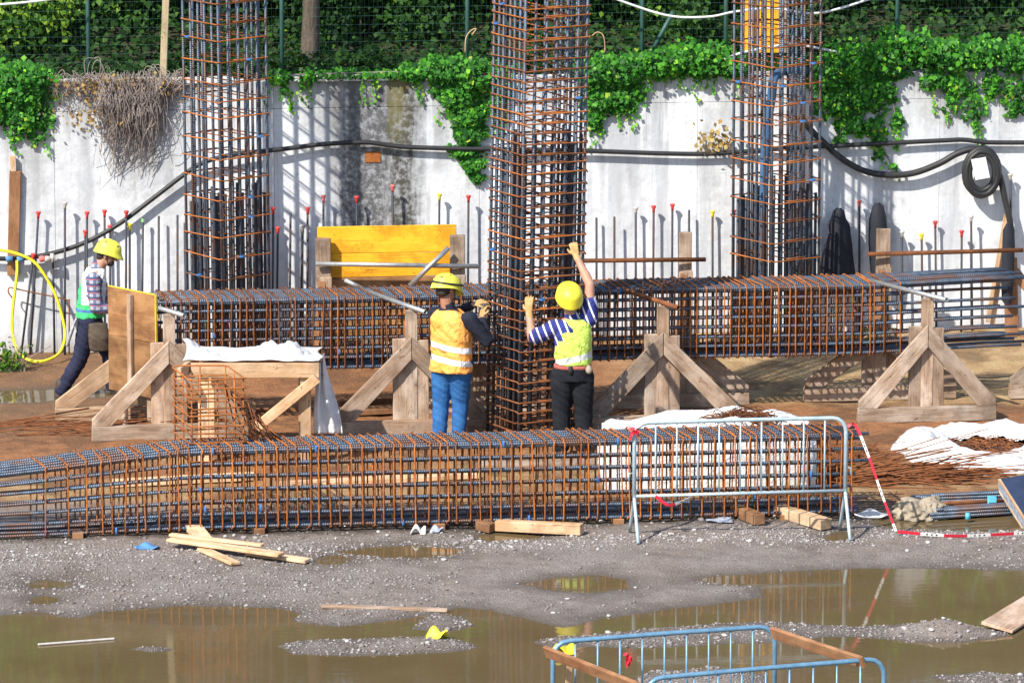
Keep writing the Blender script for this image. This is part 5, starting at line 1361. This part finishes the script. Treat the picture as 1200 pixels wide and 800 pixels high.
# ---- worker in the lime vest (back to us, one arm high)
bx0 = D(671, 400, 55.55).x; base = Vector((bx0, 55.55, gz(bx0, 55.55))); M = Matrix.Translation(base) @ Matrix.Diagonal((1.05, 1.03, .97, 1))
t = thing('person', 'person in lime vest and striped polo reaching up the column cage', 'person', base)
sdB = (.98, -.12, 0); fh = Vector((-.18, .93, .42)); hc = Vector((-.035, -.005, 1.665)); upB = (.02, -.35, 1)
v = Vol(); PB = head(v, hc, fh, upB); v.cap((.0, 0, 1.42), hc + Vector((0, .0, -.06)), .066, .058)
v.loft([((.0, 0, .9), .15, .10, sdB), ((.01, 0, 1.36), .17, .10, sdB), ((.0, 0, 1.46), .10, .07, sdB)])
shL, elL, wrL = Vector((-.155, .01, 1.37)), Vector((-.385, .09, 1.235)), Vector((-.415, .235, 1.475))
shR, elR, wrR = Vector((.155, .02, 1.46)), Vector((.165, .10, 1.80)), Vector((.035, .255, 2.075))
v.chain([shL, elL, wrL], [.056, .047, .032]); v.cap(elL, elL.lerp(wrL, .35), .047, .049)
v.chain([shR, elR, wrR], [.056, .046, .032]); v.cap(elR, elR.lerp(wrR, .35), .046, .048)
for s_ in (-1, 1): v.chain([(.09 * s_, 0, .88), (.10 * s_, .02, .47), (.10 * s_, 0, .12)], [.07, .05, .04])
v.make('body', M_skin, t, M, .009, 3)
g = Vol(); hand(g, wrL + Vector((0, 0, .005)), (-.02, .22, 1), (.3, .95, -.1), thumb=1, curl=.16, spread=.12); g.cap(wrL - (wrL - elL).normalized() * .05, wrL, .037, .034); g.make('glove', M_glove, t, M, .0065, 2)
g = Vol(); hand(g, wrR, (-.22, .25, .95), (-.1, .95, -.15), thumb=1, curl=.42); g.cap(wrR - (wrR - elR).normalized() * .04, wrR, .037, .034); g.make('glove', M_glove, t, M, .0065, 2)
v = Vol()
v.loft([((.0, 0, .98), .165, .120, sdB), ((.0, 0, 1.2), .175, .12, sdB), ((.0, 0, 1.37), .18, .115, sdB), ((.0, 0, 1.45), .11, .09, sdB)])
v.chain([shL, shL.lerp(elL, .82)], [.088, .082]); v.chain([shR, shR.lerp(elR, .42)], [.088, .080]); v.cap((0, 0, 1.43), (-.01, 0, 1.49), .078, .07)
v.make('polo_shirt', M_polo, t, M, .010, 3, .004, 14, 5)
v = Vol()
v.loft([((.005, 0, .985), .178, .145, sdB), ((.005, 0, 1.06), .182, .146, sdB), ((.012, 0, 1.2), .175, .14, sdB), ((.025, 0, 1.32), .165, .13, sdB), ((.03, 0, 1.40), .145, .115, sdB), ((.015, 0, 1.46), .10, .095, sdB)])
v.make('vest', M_vestB, t, M, .010, 3, .006, 12, 6)
v = Vol(); v.loft([((0, 0, .945), .182, .142, sdB), ((0, 0, .985), .182, .142, sdB)]); v.make('belt', M_belt, t, M, .009, 2)
for a_, sx, sz, m in ((-.02, .045, .10, M_black), (.155, .06, .09, simple('pouch_pale', (.42, .36, .28), None, 10, .8))):
    v = Vol(); v.ell((a_, -.14 + abs(a_) * .18, .945), (sx * .55, .032, sz * .5)); v.cap((a_, -.145 + abs(a_) * .18, .975), (a_, -.145 + abs(a_) * .18, .93), .022, .024); v.make('belt_pouch', m, t, M, .008, 1)
v = Vol()
v.loft([((0, 0, .82), .182, .142, sdB), ((0, 0, .96), .176, .136, sdB)])
for s_ in (-1, 1): v.chain([(.092 * s_, 0, .88), (.098 * s_, 0, .78), (.105 * s_, .025, .47), (.105 * s_, 0, .12)], [.112, .112, .090, .080])
v.make('trousers', M_blacktr, t, M, .010, 3, .004, 16, 7)
boots(t, M, (-.105, 0, .09), (-.12, .16, .05)); boots(t, M, (.105, 0, .09), (.12, .16, .05))
hair(t, M, PB); eyes(t, M, PB); helmet(t, M, PB(-.006, 0, .01), fh, upB, M_helmet2, 1, 1.10)

# ---- bending worker by the plywood panel (side view)
y0 = 59.0; bx0 = D(112, 400, y0).x; base = Vector((bx0, y0, gz(bx0, y0))); M = Matrix.Translation(base)
t = thing('person', 'person in white and green vest bending behind the plywood panel', 'person', base)
sdC = (.12, -.99, 0); fh = Vector((.93, -.05, -.36)); hc = Vector((.135, 0, 1.565)); upC = (.38, 0, 1)
v = Vol(); PC = head(v, hc, fh, upC); v.cap((.01, 0, 1.38), hc + Vector((-.035, 0, -.05)), .064, .058)
v.loft([((-.06, 0, .86), .15, .10, sdC), ((-.03, 0, 1.1), .15, .10, sdC), ((-.005, 0, 1.32), .17, .10, sdC), ((.01, 0, 1.41), .10, .07, sdC)])
shR, elR, wrR = Vector((-.005, -.185, 1.32)), Vector((.03, -.225, 1.035)), Vector((.25, -.16, .985))
shL, elL, wrL = Vector((.01, .185, 1.32)), Vector((.09, .215, 1.05)), Vector((.30, .14, 1.02))
v.chain([shR, elR, wrR], [.052, .044, .032]); v.chain([shL, elL, wrL], [.052, .044, .032])
hand(v, wrR, (1, .1, -.1), (0, .9, -.3), thumb=1, curl=.4); hand(v, wrL, (1, -.1, -.1), (0, -.9, -.3), thumb=-1, curl=.4)
legC = [[(-.07, -.09, .84), (-.16, -.10, .46), (-.36, -.10, .12)], [(-.05, .09, .84), (.14, .10, .47), (.16, .10, .12)]]
for L in legC: v.chain(L, [.07, .05, .04])
v.make('body', M_skin, t, M, .009, 3)
v = Vol()
v.loft([((-.06, 0, .90), .165, .125, sdC), ((-.03, 0, 1.1), .17, .125, sdC), ((-.005, 0, 1.3), .18, .12, sdC), ((.01, 0, 1.40), .10, .08, sdC)])
v.chain([shR, elR, elR.lerp(wrR, .8)], [.085, .070, .052]); v.chain([shL, elL, elL.lerp(wrL, .8)], [.085, .070, .052]); v.cap((.015, 0, 1.38), (.03, 0, 1.44), .074, .068)
v.make('plaid_shirt', M_plaid, t, M, .010, 3, .005, 14, 8)
v = Vol()
v.loft([((-.06, 0, .90), .190, .155, sdC), ((-.045, 0, 1.0), .185, .150, sdC), ((-.03, 0, 1.15), .178, .145, sdC), ((-.01, 0, 1.28), .168, .138, sdC), ((.0, 0, 1.37), .135, .115, sdC), ((.01, 0, 1.42), .09, .09, sdC)])
v.make('vest', M_vestC, t, M, .010, 3, .006, 12, 9)
v = Vol(); v.loft([((-.065, 0, .80), .175, .135, sdC), ((-.06, 0, .95), .17, .13, sdC)])
for L in legC: v.chain([Vector(L[0]) + Vector((0, 0, .02)), *L], [.115, .112, .085, .072])
v.make('trousers', M_navy, t, M, .010, 3, .004, 16, 10)
boots(t, M, (-.37, -.10, .09), (-.22, -.11, .045)); boots(t, M, (.16, .10, .09), (.32, .10, .05))
v = Vol(); v.loft([((.055, -.20, .56), .10, .035, (1, .1, 0)), ((.05, -.205, .70), .115, .05, (1, .1, 0)), ((.045, -.195, .86), .10, .035, (1, .1, 0))]); v.make('tool_pouch', M_leather, t, M, .010, 2, .004, 20, 3)
v = Vol(); v.cap((-.23, -.18, .80), (-.29, -.19, .62), .022, .018); v.cap((-.23, -.18, .80), (-.19, -.175, .90), .015, .013); v.make('hanging_tool', M_galv, t, M, .007, 1)
hair(t, M, PC); eyes(t, M, PC); helmet(t, M, PC(-.004, 0, .01), fh, upC, M_helmet, 2)
v = Vol(); f_ = fh.normalized(); v.ell(PC(.07, 0, -.07), (.035, .048, .04), f_, (0, 1, 0)); v.make('face_mask', M_black, t, M, .007, 2)
# ================================================================== FOREGROUND
def ribbon(name, pts, w, mat, label=None, cat='tape', up=(0, 0, 1), twist=0.0, parent=None, group=None):
    P = bez(pts, 10); V, F, UV = [], [], []; s = 0
    for i, p in enumerate(P):
        tng = (P[min(i + 1, len(P) - 1)] - P[max(i - 1, 0)]).normalized()
        if i: s += (p - P[i - 1]).length
        u_ = Vector(up); n_ = (u_ - tng * u_.dot(tng)).normalized()
        n_ = Quaternion(tng, twist * math.sin(s * 2.3) + twist * s * .6) @ n_
        V += [p - n_ * w / 2, p + n_ * w / 2]; UV += [(s, 0), (s, 1)]
    F = [(2 * i, 2 * i + 2, 2 * i + 3, 2 * i + 1) for i in range(len(P) - 1)]
    me = bpy.data.meshes.new(name); me.from_pydata(V, [], F); uv = me.uv_layers.new(name='UVMap')
    for lp in me.loops: uv.data[lp.index].uv = UV[lp.vertex_index]
    me.update(); o = link(name, me, mat, parent); o.modifiers.new('t', 'SOLIDIFY').thickness = .0015
    if label: tag(o, label, cat, group)
    return o
def barrier(label, p0, p1, mat, z0a=0.0, hgt=1.10, nb=9, foot=True, r=.0195):
    """steel crowd barrier; p0,p1 = feet on the ground"""
    p0, p1 = Vector(p0), Vector(p1); t = thing('crowd_barrier', label, 'barrier', (p0 + p1) / 2)
    A = (p1 - p0).normalized(); L = (p1 - p0).length; U = Vector((0, 0, 1)); B = Vector((-A.y, A.x, 0))
    P = lambda a, z: p0 + A * a + U * z
    c = .13; zl = .30
    pts = [P(0, zl), P(0, hgt - c)] + [P(c - c * math.cos(a), hgt - c + c * math.sin(a)) for a in (R(22), R(45), R(68))] + [P(c, hgt), P(L / 2, hgt + .004), P(L - c, hgt)]
    pts += [P(L - c + c * math.sin(a), hgt - c + c * math.cos(a)) for a in (R(22), R(45), R(68))] + [P(L, hgt - c), P(L, zl)]
    MB().tube(pts, r, 12).obj('frame', mat, t, True)
    bar('lower_rail', P(.01, .40), P(L - .01, .40), .015, mat, t)
    for k in range(1, nb + 1):
        a = L * k / (nb + 1); bar('upright', P(a, .40), P(a, hgt - .006), .0075 if k % 3 else .0085, mat, t, 8)
    for e in (0, L):
        for s in (-1, 1):
            q = P(e, 0) + B * .27 * s
            q.z = gz(q.x, q.y) + .012
            MB().tube(bez([P(e, .42), P(e, .36) + B * .02 * s, q], 4), .0165, 10).obj('foot', mat, t, True)
    for s in (-1, 1):    # coupling hooks
        e = 0 if s < 0 else L
        MB().tube([P(e, .62), P(e + .05 * s, .62), P(e + .05 * s, .54)], .006, 6).obj('hook', mat, t, True)
    return t, P, L
a, b = G(743, 636), G(990, 629)
a.z, b.z = gz(a.x, a.y), gz(b.x, b.y); a.z = b.z = max(a.z, b.z)
t1, PB1, L1 = barrier('pale blue crowd barrier standing on gravel in front of the beam cage', a, b, M_barrier)
fa, fb = G(648, 752, 1.10), G(908, 733, 1.10); fa.z = fb.z = 0.0
barrier('blue crowd barrier at the pool with a plank tied at its corner', fa, fb, M_barrier2)
ga, gb = G(757, 795, 1.10), G(1036, 771, 1.10); ga.z = gb.z = 0.0
barrier('blue crowd barrier lower in the puddle, joined by a plank to the other', ga, gb, M_barrier2)
tag(plank('brown_plank', G(640, 763, 1.07), G(765, 812, 1.07), .10, .035, (0, 1, .2), M_wood_red), 'reddish plank tied to the corner of a blue barrier', 'plank')
tag(plank('brown_plank', G(905, 741, 1.09), G(1012, 776, 1.09), .10, .035, (0, 1, .2), M_wood_red), 'reddish plank bridging the two blue barriers', 'plank')
tag(plank('prop_lath', G(668, 772, .98), G(664, 835, .5), .05, .03, (0, 1, 0), M_wood_new), 'pale lath propping the plank at a blue barrier corner', 'lath')
# tapes
pk = PB1(.0, 1.02)
def knot(c, label, s=.05):
    t = thing('tape_knot', label, 'tape', c)
    for k in range(6):
        e = Vector(c) + Vector((random.uniform(-1, 1) * s, -.03 + random.uniform(-.02, .02), random.uniform(-1.8, .8) * s))
        ribbon('tape_tail', [Vector(c) + Vector((0, -.022, 0)), Vector(c).lerp(e, .5) + Vector((random.uniform(-.02, .02), -.03, .02)), e], .03, M_tape, up=(random.uniform(-1, 1), 0, 1), twist=2, parent=t)
knot(pk, 'red and white tape knotted to the pale blue barrier top')
knot(G(735, 770, .95), 'red and white tape knot tied to the upright of a blue barrier', .04)
pr = PB1(L1, 1.0)
q0 = G(1050, 634); q0.z = gz(q0.x, q0.y) + .05
p_ = pr + Vector((.09, .02, .02))
ribbon('caution_tape', [pr, p_, p_.lerp(q0, .3) + Vector((.02, 0, -.02)), p_.lerp(q0, .65), q0], .027, M_tape, 'red and white caution tape slanting down from the barrier to the ground', up=(1, 0, .3), twist=.5)
q1 = G(1205, 635); q1.z = .09; q2 = G(1280, 635); q2.z = .12; qm = G(1120, 635); qm.z = .06
ribbon('caution_tape', [q0 + Vector((.01, 0, 0)), qm, q1, q2], .032, M_tape, 'red and white caution tape running level above the wet ground', up=(0, -.2, 1), twist=.15)
ribbon('caution_tape', [PB1(L1 * .10, .40) + Vector((0, -.02, 0)), PB1(L1 * .17, .31) + Vector((0, -.03, 0)), PB1(L1 * .27, .38) + Vector((0, -.02, 0))], .03, M_tape, 'short red and white tape sagging under the barrier lower rail', up=(0, 0, 1), twist=.8)
# planks and blocks on the gravel
def lay(label, a, b, w, th, mat, up=(0, 0, 1), name='plank', cat='plank', lift=0.0):
    p, q = G(*a), G(*b)
    p.z, q.z = gz(p.x, p.y) + th / 2 + .012 + lift, gz(q.x, q.y) + th / 2 + .012 + lift
    return tag(plank(name, p, q, w, th, up, mat), label, cat)
lay('long offcut board topmost in the heap of planks on the gravel', (199, 647), (330, 663), .13, .03, M_wood_new, lift=.055)
lay('short plank sticking out from under the heap on the gravel', (236, 652), (276, 669), .10, .03, M_wood_new, lift=.0)
lay('reddish plank end lying flat beside the plank heap', (290, 655), (361, 662), .13, .03, M_wood_new, lift=.0)
lay('narrow batten lying across the plank heap on the gravel', (200, 645), (308, 656), .07, .025, M_wood_new, lift=.088)
lay('stubby pale timber end leaning behind the plank heap', (226, 628), (240, 646), .16, .05, M_wood_new, name='timber_block', cat='timber', lift=.02)
lay('thin lath lying alone at the puddle shore', (376, 716), (524, 717), .06, .03, M_wood_old, name='lath', cat='lath')
lay('squared timber baulk lying on gravel in front of the beam cage', (582, 623), (682, 631), .11, .10, M_wood_new, name='timber_baulk', cat='timber')
lay('small dark timber block beside the squared baulk', (560, 623), (577, 625), .10, .09, M_wood_red, name='timber_block', cat='timber')
lay('brown timber block under the barrier', (864, 611), (890, 621), .12, .10, M_wood_red, name='timber_block', cat='timber')
lay('pale timber offcut lying under the barrier beside its foot', (912, 610), (968, 623), .15, .10, M_wood_new, name='timber_block', cat='timber')
lay('grey white stick half sunk in the main puddle', (45, 756), (134, 749), .022, .016, M_greycap, name='stick', cat='stick', lift=.11)
# packing timbers under the front cage
for k, u in enumerate((-4.1, -2.4, -.7, 1.0, 2.6)):
    y = 52.27 + .12 * u; tag(plank('packing_timber', (u + .02, y - .02, gz(u, y) * .3 + .045), (u - .08, y + .66, gz(u, y + .6) * .3 + .045), .10, .075, (0, 0, 1), M_wood_red), 'dark packing timber under the front beam cage', 'timber', 'packing timbers under the front cage')
# larger stones one by one
_st = []
for k in range(5):
    V = ICO_V * (1 + RNG.uniform(-.28, .28, (12, 1))) * np.array([1, .8, .62]); _st.append(mesh_np('stone', V, ICO_F, False))
spots = [(490, 628), (511, 627), (672, 632), (262, 632), (272, 632), (392, 634), (455, 632), (712, 722), (705, 617), (664, 704), (648, 722), (696, 740), (715, 741), (440, 628), (330, 648), (25, 634), (75, 640), (150, 650), (820, 640), (850, 632), (880, 640), (905, 645), (776, 632), (560, 636), (600, 646),
         (955, 690), (1148, 650), (1090, 640), (1062, 650), (1105, 743), (1090, 746), (1125, 744), (1165, 744), (470, 652), (520, 660), (700, 650), (630, 655), (45, 655), (120, 640), (410, 752), (500, 757), (590, 745), (850, 748), (930, 740), (1003, 742), (360, 690), (535, 690), (760, 655), (745, 690), (100, 690)]
for (px, row) in spots:
    p = G(px + random.gauss(0, 2), row + random.gauss(0, 1)); s = random.uniform(.014, .028); p.z = gz(p.x, p.y) + s * .35
    Mx = Matrix.Translation(p) @ Matrix.Rotation(random.uniform(0, 6), 4, 'Z') @ Matrix.Diagonal((s * random.uniform(.9, 1.5), s, s, 1))
    tag(link('stone', random.choice(_st), M_stone_w, None, Mx), 'pale loose stone lying on the gravel and mud', 'stone', 'pale stones')
# scraps
def scrap(label, px, row, s, mat, name='scrap', cat='scrap', tall=.5):
    p = G(px, row); p.z = max(0, gz(p.x, p.y)) + .006
    n = 9
    f = lambda u, v: p + Vector(((u - .5) * s * 1.6, (v - .5) * s, max(0, s * tall * (.6 * math.sin(u * 5 + px) * math.sin(v * 4 + 1) + .55 * math.exp(-((u - .45) ** 2 + (v - .5) ** 2) * 9)))))
    return cloth_grid(f, n, n, name, mat, label, None, cat, .003)
scrap('torn yellow plastic scrap floating in the main puddle', 512, 748, .12, M_yel, 'plastic_scrap', 'plastic', 1.1)
scrap('yellow plastic scrap in the puddle behind the barrier corner', 660, 765, .13, M_yel, 'plastic_scrap', 'plastic', .9)
scrap('white torn paper scrap standing by the beam cage', 490, 629, .09, M_whitepaint, 'paper_scrap', 'paper', 1.2)
scrap('pale blue scrap of foil on the gravel', 512, 627, .08, M_boxside, 'paper_scrap', 'paper', 1.0)
scrap('flat pale blue plastic scrap on gravel under the barrier', 843, 617, .16, M_boxside, 'plastic_scrap', 'plastic', .2)
scrap('blue plastic scrap lying on chippings by the cage end', 172, 647, .14, M_blue, 'plastic_scrap', 'plastic', .4)
# white bag of tie wire behind the cage
yB = 54.05
def bagtop(px): return 506 - 16 * math.exp(-((px - 870) / 70) ** 2) - 8 * math.exp(-((px - 790) / 60) ** 2) - 3 * math.sin(px * .09)
t = thing('white_bag', 'large white woven bag heaped with rusty wire behind the barrier', 'bag', (D(828, 580, yB).x, yB, .03))
def bag(u, v):
    a = 2 * math.pi * u; xm, hw = 830, 122
    px = xm + hw * math.copysign(abs(math.cos(a)) ** .55, math.cos(a)) * (1 - .0 * v); dep = .24 * math.copysign(abs(math.sin(a)) ** .55, math.sin(a))
    ztop = D(px, bagtop(px), yB).z * (.97 if math.sin(a) < 0 else 1.03); k = min(1, v / .78)
    bul = 1 + .05 * math.sin(k * 3.1) + .016 * abs(math.sin(a * 9 + k * 5)) - .016 * abs(math.sin(a * 15 - k * 8)) + .010 * math.sin(a * 23)
    if v > .78:
        bul = 1; s = 1 - .28 * (v - .78) / .22
        return Vector((D(px, 560, yB).x * s + D(xm, 560, yB).x * (1 - s), yB + dep * s, .03 + ztop + .03 * math.sin(a * 7) - .10 * ((v - .78) / .22) ** 2))
    return Vector((D(xm, 560, yB).x + (D(px, 560, yB).x - D(xm, 560, yB).x) * bul, yB + dep * bul, .03 + ztop * k))
cloth_grid(bag, 72, 22, 'bag_cloth', M_white, None, t)
def wire_heap(c, rx, ry, h, n, name, parent=None, r=(.003, .006), long=(.15, .5), mat=None, flat=.6):
    mb = MB()
    for k in range(n):
        a = random.uniform(0, 6.28); q = math.sqrt(random.random())
        p = Vector(c) + Vector((math.cos(a) * q * rx, math.sin(a) * q * ry, h * (1 - q * q) * random.random() + .01))
        L = random.uniform(*long); an = random.gauss(0, flat); d = Vector((math.cos(an), math.sin(an), random.gauss(0, .12))) * L
        m_ = p + d * .5 + Vector((random.gauss(0, .03), random.gauss(0, .03), random.uniform(0, .05)))
        e = p + d; e.z = max(e.z, Vector(c).z + .006); mb.tube(bez([p, m_, e], 3), random.uniform(*r), 4)
    return mb.obj(name, mat or M_rust_dk, parent, False)
w = wire_heap((D(868, 490, yB).x, yB, D(868, 492, yB).z - .02), .34, .20, .10, 220, 'wire_fill', t, long=(.1, .32), flat=1.5); w['kind'] = 'stuff'
# white bag lying open at the right
cx, cy = on(1150, 535)
t = thing('white_bag', 'flattened white woven bag lying open with rusty wire inside', 'bag', (cx, cy, .02))
def bag2(u, v):
    a = 2 * math.pi * u; ca, sa = math.cos(a), math.sin(a)
    wob = 1 + .07 * math.sin(a * 3 + 1) + .04 * math.sin(a * 7) + .02 * math.sin(a * 17)
    ro = (.40 + .62 * (1 - v)); z = .19 * math.sin(math.pi * min(1, v * .5 / .62)) if v < .62 else .19 - .12 * (v - .62) / .38
    z *= 1 + .25 * math.sin(a * 2 + .6) + .10 * math.sin(a * 5)
    z += (.022 * math.sin(a * 9 + v * 6) + .014 * abs(math.sin(a * 21 + v * 9)) - .012 * abs(math.sin(a * 13 - v * 15))) * (v > .1)
    return Vector((cx + ca * 1.02 * ro * wob + .12 * (1 - v), cy + sa * (.56 + .55 * (1 - v)) * wob * .92, .035 + max(0, z)))
cloth_grid(bag2, 80, 20, 'bag_cloth', M_white, None, t)
w = wire_heap((cx, cy, .06), .5, .5, .06, 160, 'wire_fill', t, long=(.1, .35), flat=1.5); w['kind'] = 'stuff'
MB().box((cx, cy + .02, .05), (1.0, .9, .03)).obj('bag_base', M_darkcloth, t)
tag(wire_heap((*on(1000, 566), .035), .70, .40, .06, 240, 'rusty_rods', None, (.004, .008), (.4, 1.3), M_rust_dk, .22), 'loose litter of rusty tie rods on the ground beside the open bag', 'rods', kind='stuff')
tag(wire_heap((*on(945, 545), .035), .65, .5, .10, 160, 'rusty_wire', None, (.003, .006), (.2, .8), M_rust_dk, .8), 'rusty tie wire heap beside the white bag behind the cage end', 'wire', kind='stuff')
tag(wire_heap((*on(60, 508), .035), .9, .40, .03, 60, 'thin_rods', None, (.004, .006), (.8, 1.7), M_rust_dk, .12), 'thin rusty rods strewn on orange earth below the long base beam', 'rods', kind='stuff')
# steel bundle at the right
def bundle(label, a, b, n, r, z, mat):
    p, q = G(*a), G(*b); p.z = q.z = z; d = (q - p).normalized(); s = Vector((-d.y, d.x, 0))
    t = thing('bar_bundle', label, 'steel bars', (p + q) / 2)
    for k in range(n):
        o_ = s * (k % 5 - 2) * r * 2.1 + Vector((0, 0, (k // 5) * r * 1.9)); j = random.uniform(-.15, .15)
        bar('bar', p + o_ + d * j, q + o_ + d * (j + .2), r, mat, t)
    return t, p, q
bundle('blue grey steel bar bundle lying in the wet beside the crumpled sack', (1098, 608), (1260, 598), 14, .017, .035, M_rebar)
bundle('second steel bar bundle lying behind, towards the open bag', (1082, 592), (1260, 585), 12, .016, .05, M_rebar)
bundle('short rusty bar bundle between the two grey ones', (1098, 598), (1150, 595), 7, .014, .05, M_rust_dk)
# turquoise clamp
c = G(1162, 600); c.z = .09
t = thing('pipe_clamp', 'turquoise pipe clamp strapped round the steel bar bundle', 'clamp', c)
MB().tube([c + Vector((-.04, 0, 0)), c + Vector((.04, .0, 0))], .075, 12).obj('collar', M_cyan, t, True)
MB().box(c + Vector((0, -.06, .05)), (.075, .05, .05)).obj('bolt_block', M_cyan, t)
MB().box(c + Vector((-.01, -.05, -.055)), (.06, .06, .05)).obj('bolt_block', M_cyan, t)
c2 = G(1134, 612); c2.z = .035
tag(MB().tube([c2, c2 + Vector((0, 0, .06))], [.028, .022], 8).obj('plug', M_cyan, None, True), 'small turquoise plug standing on wet ground by the bar bundle', 'plug')
# leaning navy box
P1, P2 = D(1171, 561, 52.95), D(1204, 613, 52.25)
e1 = (P2 - P1); e2 = Vector((.70, .10, .10)); nn = e1.cross(e2).normalized(); nn = -nn if nn.z < 0 else nn
t = thing('tilted_box', 'dark navy flat box tilted against the end of the bar bundle', 'box', (P2.x, P2.y, .03))
def slab(o, a, b, h, name, mat):
    V = [o, o + a, o + a + b, o + b]; V = V + [v - nn * h for v in V]
    return MB().add(V, [(0, 1, 2, 3), (7, 6, 5, 4), (0, 4, 5, 1), (1, 5, 6, 2), (2, 6, 7, 3), (3, 7, 4, 0)]).obj(name, mat, t)
slab(P1, e1, e2, .15, 'shell', M_bluebox)
k2 = e2.normalized(); k1 = e1.normalized()
slab(P1 - k2 * .006 - nn * .018, e1, k2 * .0055, .114, 'side_face', M_boxside)
slab(P1 - k2 * .010 + nn * .003, e1, k2 * .022, .020, 'edge_trim', M_wood_new)
slab(P1 - k2 * .010 - nn * .133, e1, k2 * .022, .020, 'edge_trim', M_wood_new)
slab(P1 - k1 * .012 - k2 * .008 - nn * .021, k1 * .022, k2 * .02, .108, 'edge_trim', M_wood_new)
# board mirrored at the right edge of the pool
tag(plank('edge_board', G(1168, 735, .05), G(1225, 700, .05), .30, .03, (.2, 0, 1), M_wood_old), 'pale board lying in the puddle at the picture edge', 'board')
# crumpled sack
c = G(1078, 606)
def sack(u, v):
    a = 2 * math.pi * u; b = math.pi / 2 * v; r = math.cos(b) ** .6 if v < .999 else 0
    w_ = 1 + .22 * abs(math.sin(a * 4 + v * 5)) - .20 * abs(math.sin(a * 7 - v * 9)) + .12 * abs(math.sin(a * 2.5 + v * 13))
    return Vector((c.x + math.cos(a) * .22 * r * w_, c.y + math.sin(a) * .17 * r * w_, .0 + .17 * math.sin(b) * (1 + .45 * math.sin(a * 2 + 1) * r + .12 * math.sin(a * 6 + v * 9) * r)))
cloth_grid(sack, 70, 26, 'crumpled_sack', M_sack, 'crumpled muddy sack heap beside the steel bar bundle', None, 'sack')
scrap('long white plastic strip by the sack and barrier foot', 1020, 606, .20, M_white, 'plastic_scrap', 'plastic', .35)
# weeds at the wall foot
t = thing('weed_clump', 'scrubby green weeds at the wall foot beside the yellow hose', 'weeds', (*on(12, 432), .05))
k = 260; wc = np.array([[*G(random.gauss(6, 14), 440).xy, abs(random.gauss(0, .16)) + .05] for _ in range(k)])
foliage('leaves', wc, RNG.uniform(.03, .07, k), np.tile([0, -.5, .7], (k, 1)), M_leaf, t, RNG.uniform(.4, 1, k), .8)
for q in range(14):
    p = G(random.gauss(6, 14), 440); p.z = .03; MB().tube(bez([p, p + Vector((random.gauss(0, .05), 0, .15)), p + Vector((random.gauss(0, .12), 0, .30))], 3), .004, 4).obj('stem', M_stem, t)

# boards lying about behind the front cage and under the hung cage
for lab, a, b, w, th, m in (('pale board lying on the earth behind the front cage, under the link cage', (130, 575), (300, 566), .20, .05, M_wood_new), ('long pale board lying behind the front cage below the orange vest', (330, 577), (560, 566), .18, .05, M_wood_new),
        ('pale board lying behind the front cage below the lime vest', (560, 556), (720, 551), .22, .05, M_wood_old), ('wet dark board lying between the two rows of trestles', (400, 492), (478, 488), .22, .06, M_wood_red), ('second wet board lying crosswise between the trestle rows', (395, 482), (470, 478), .16, .06, M_wood_red),
        ('broad reddish board lying in the shade under the hung cage', (240, 488), (350, 483), .35, .05, M_wood_red), ('narrow wet plank lying by the foot of the densest column cage', (560, 520), (650, 512), .16, .05, M_wood_red)):
    lay(lab, a, b, w, th, m, name='loose_board', cat='board')
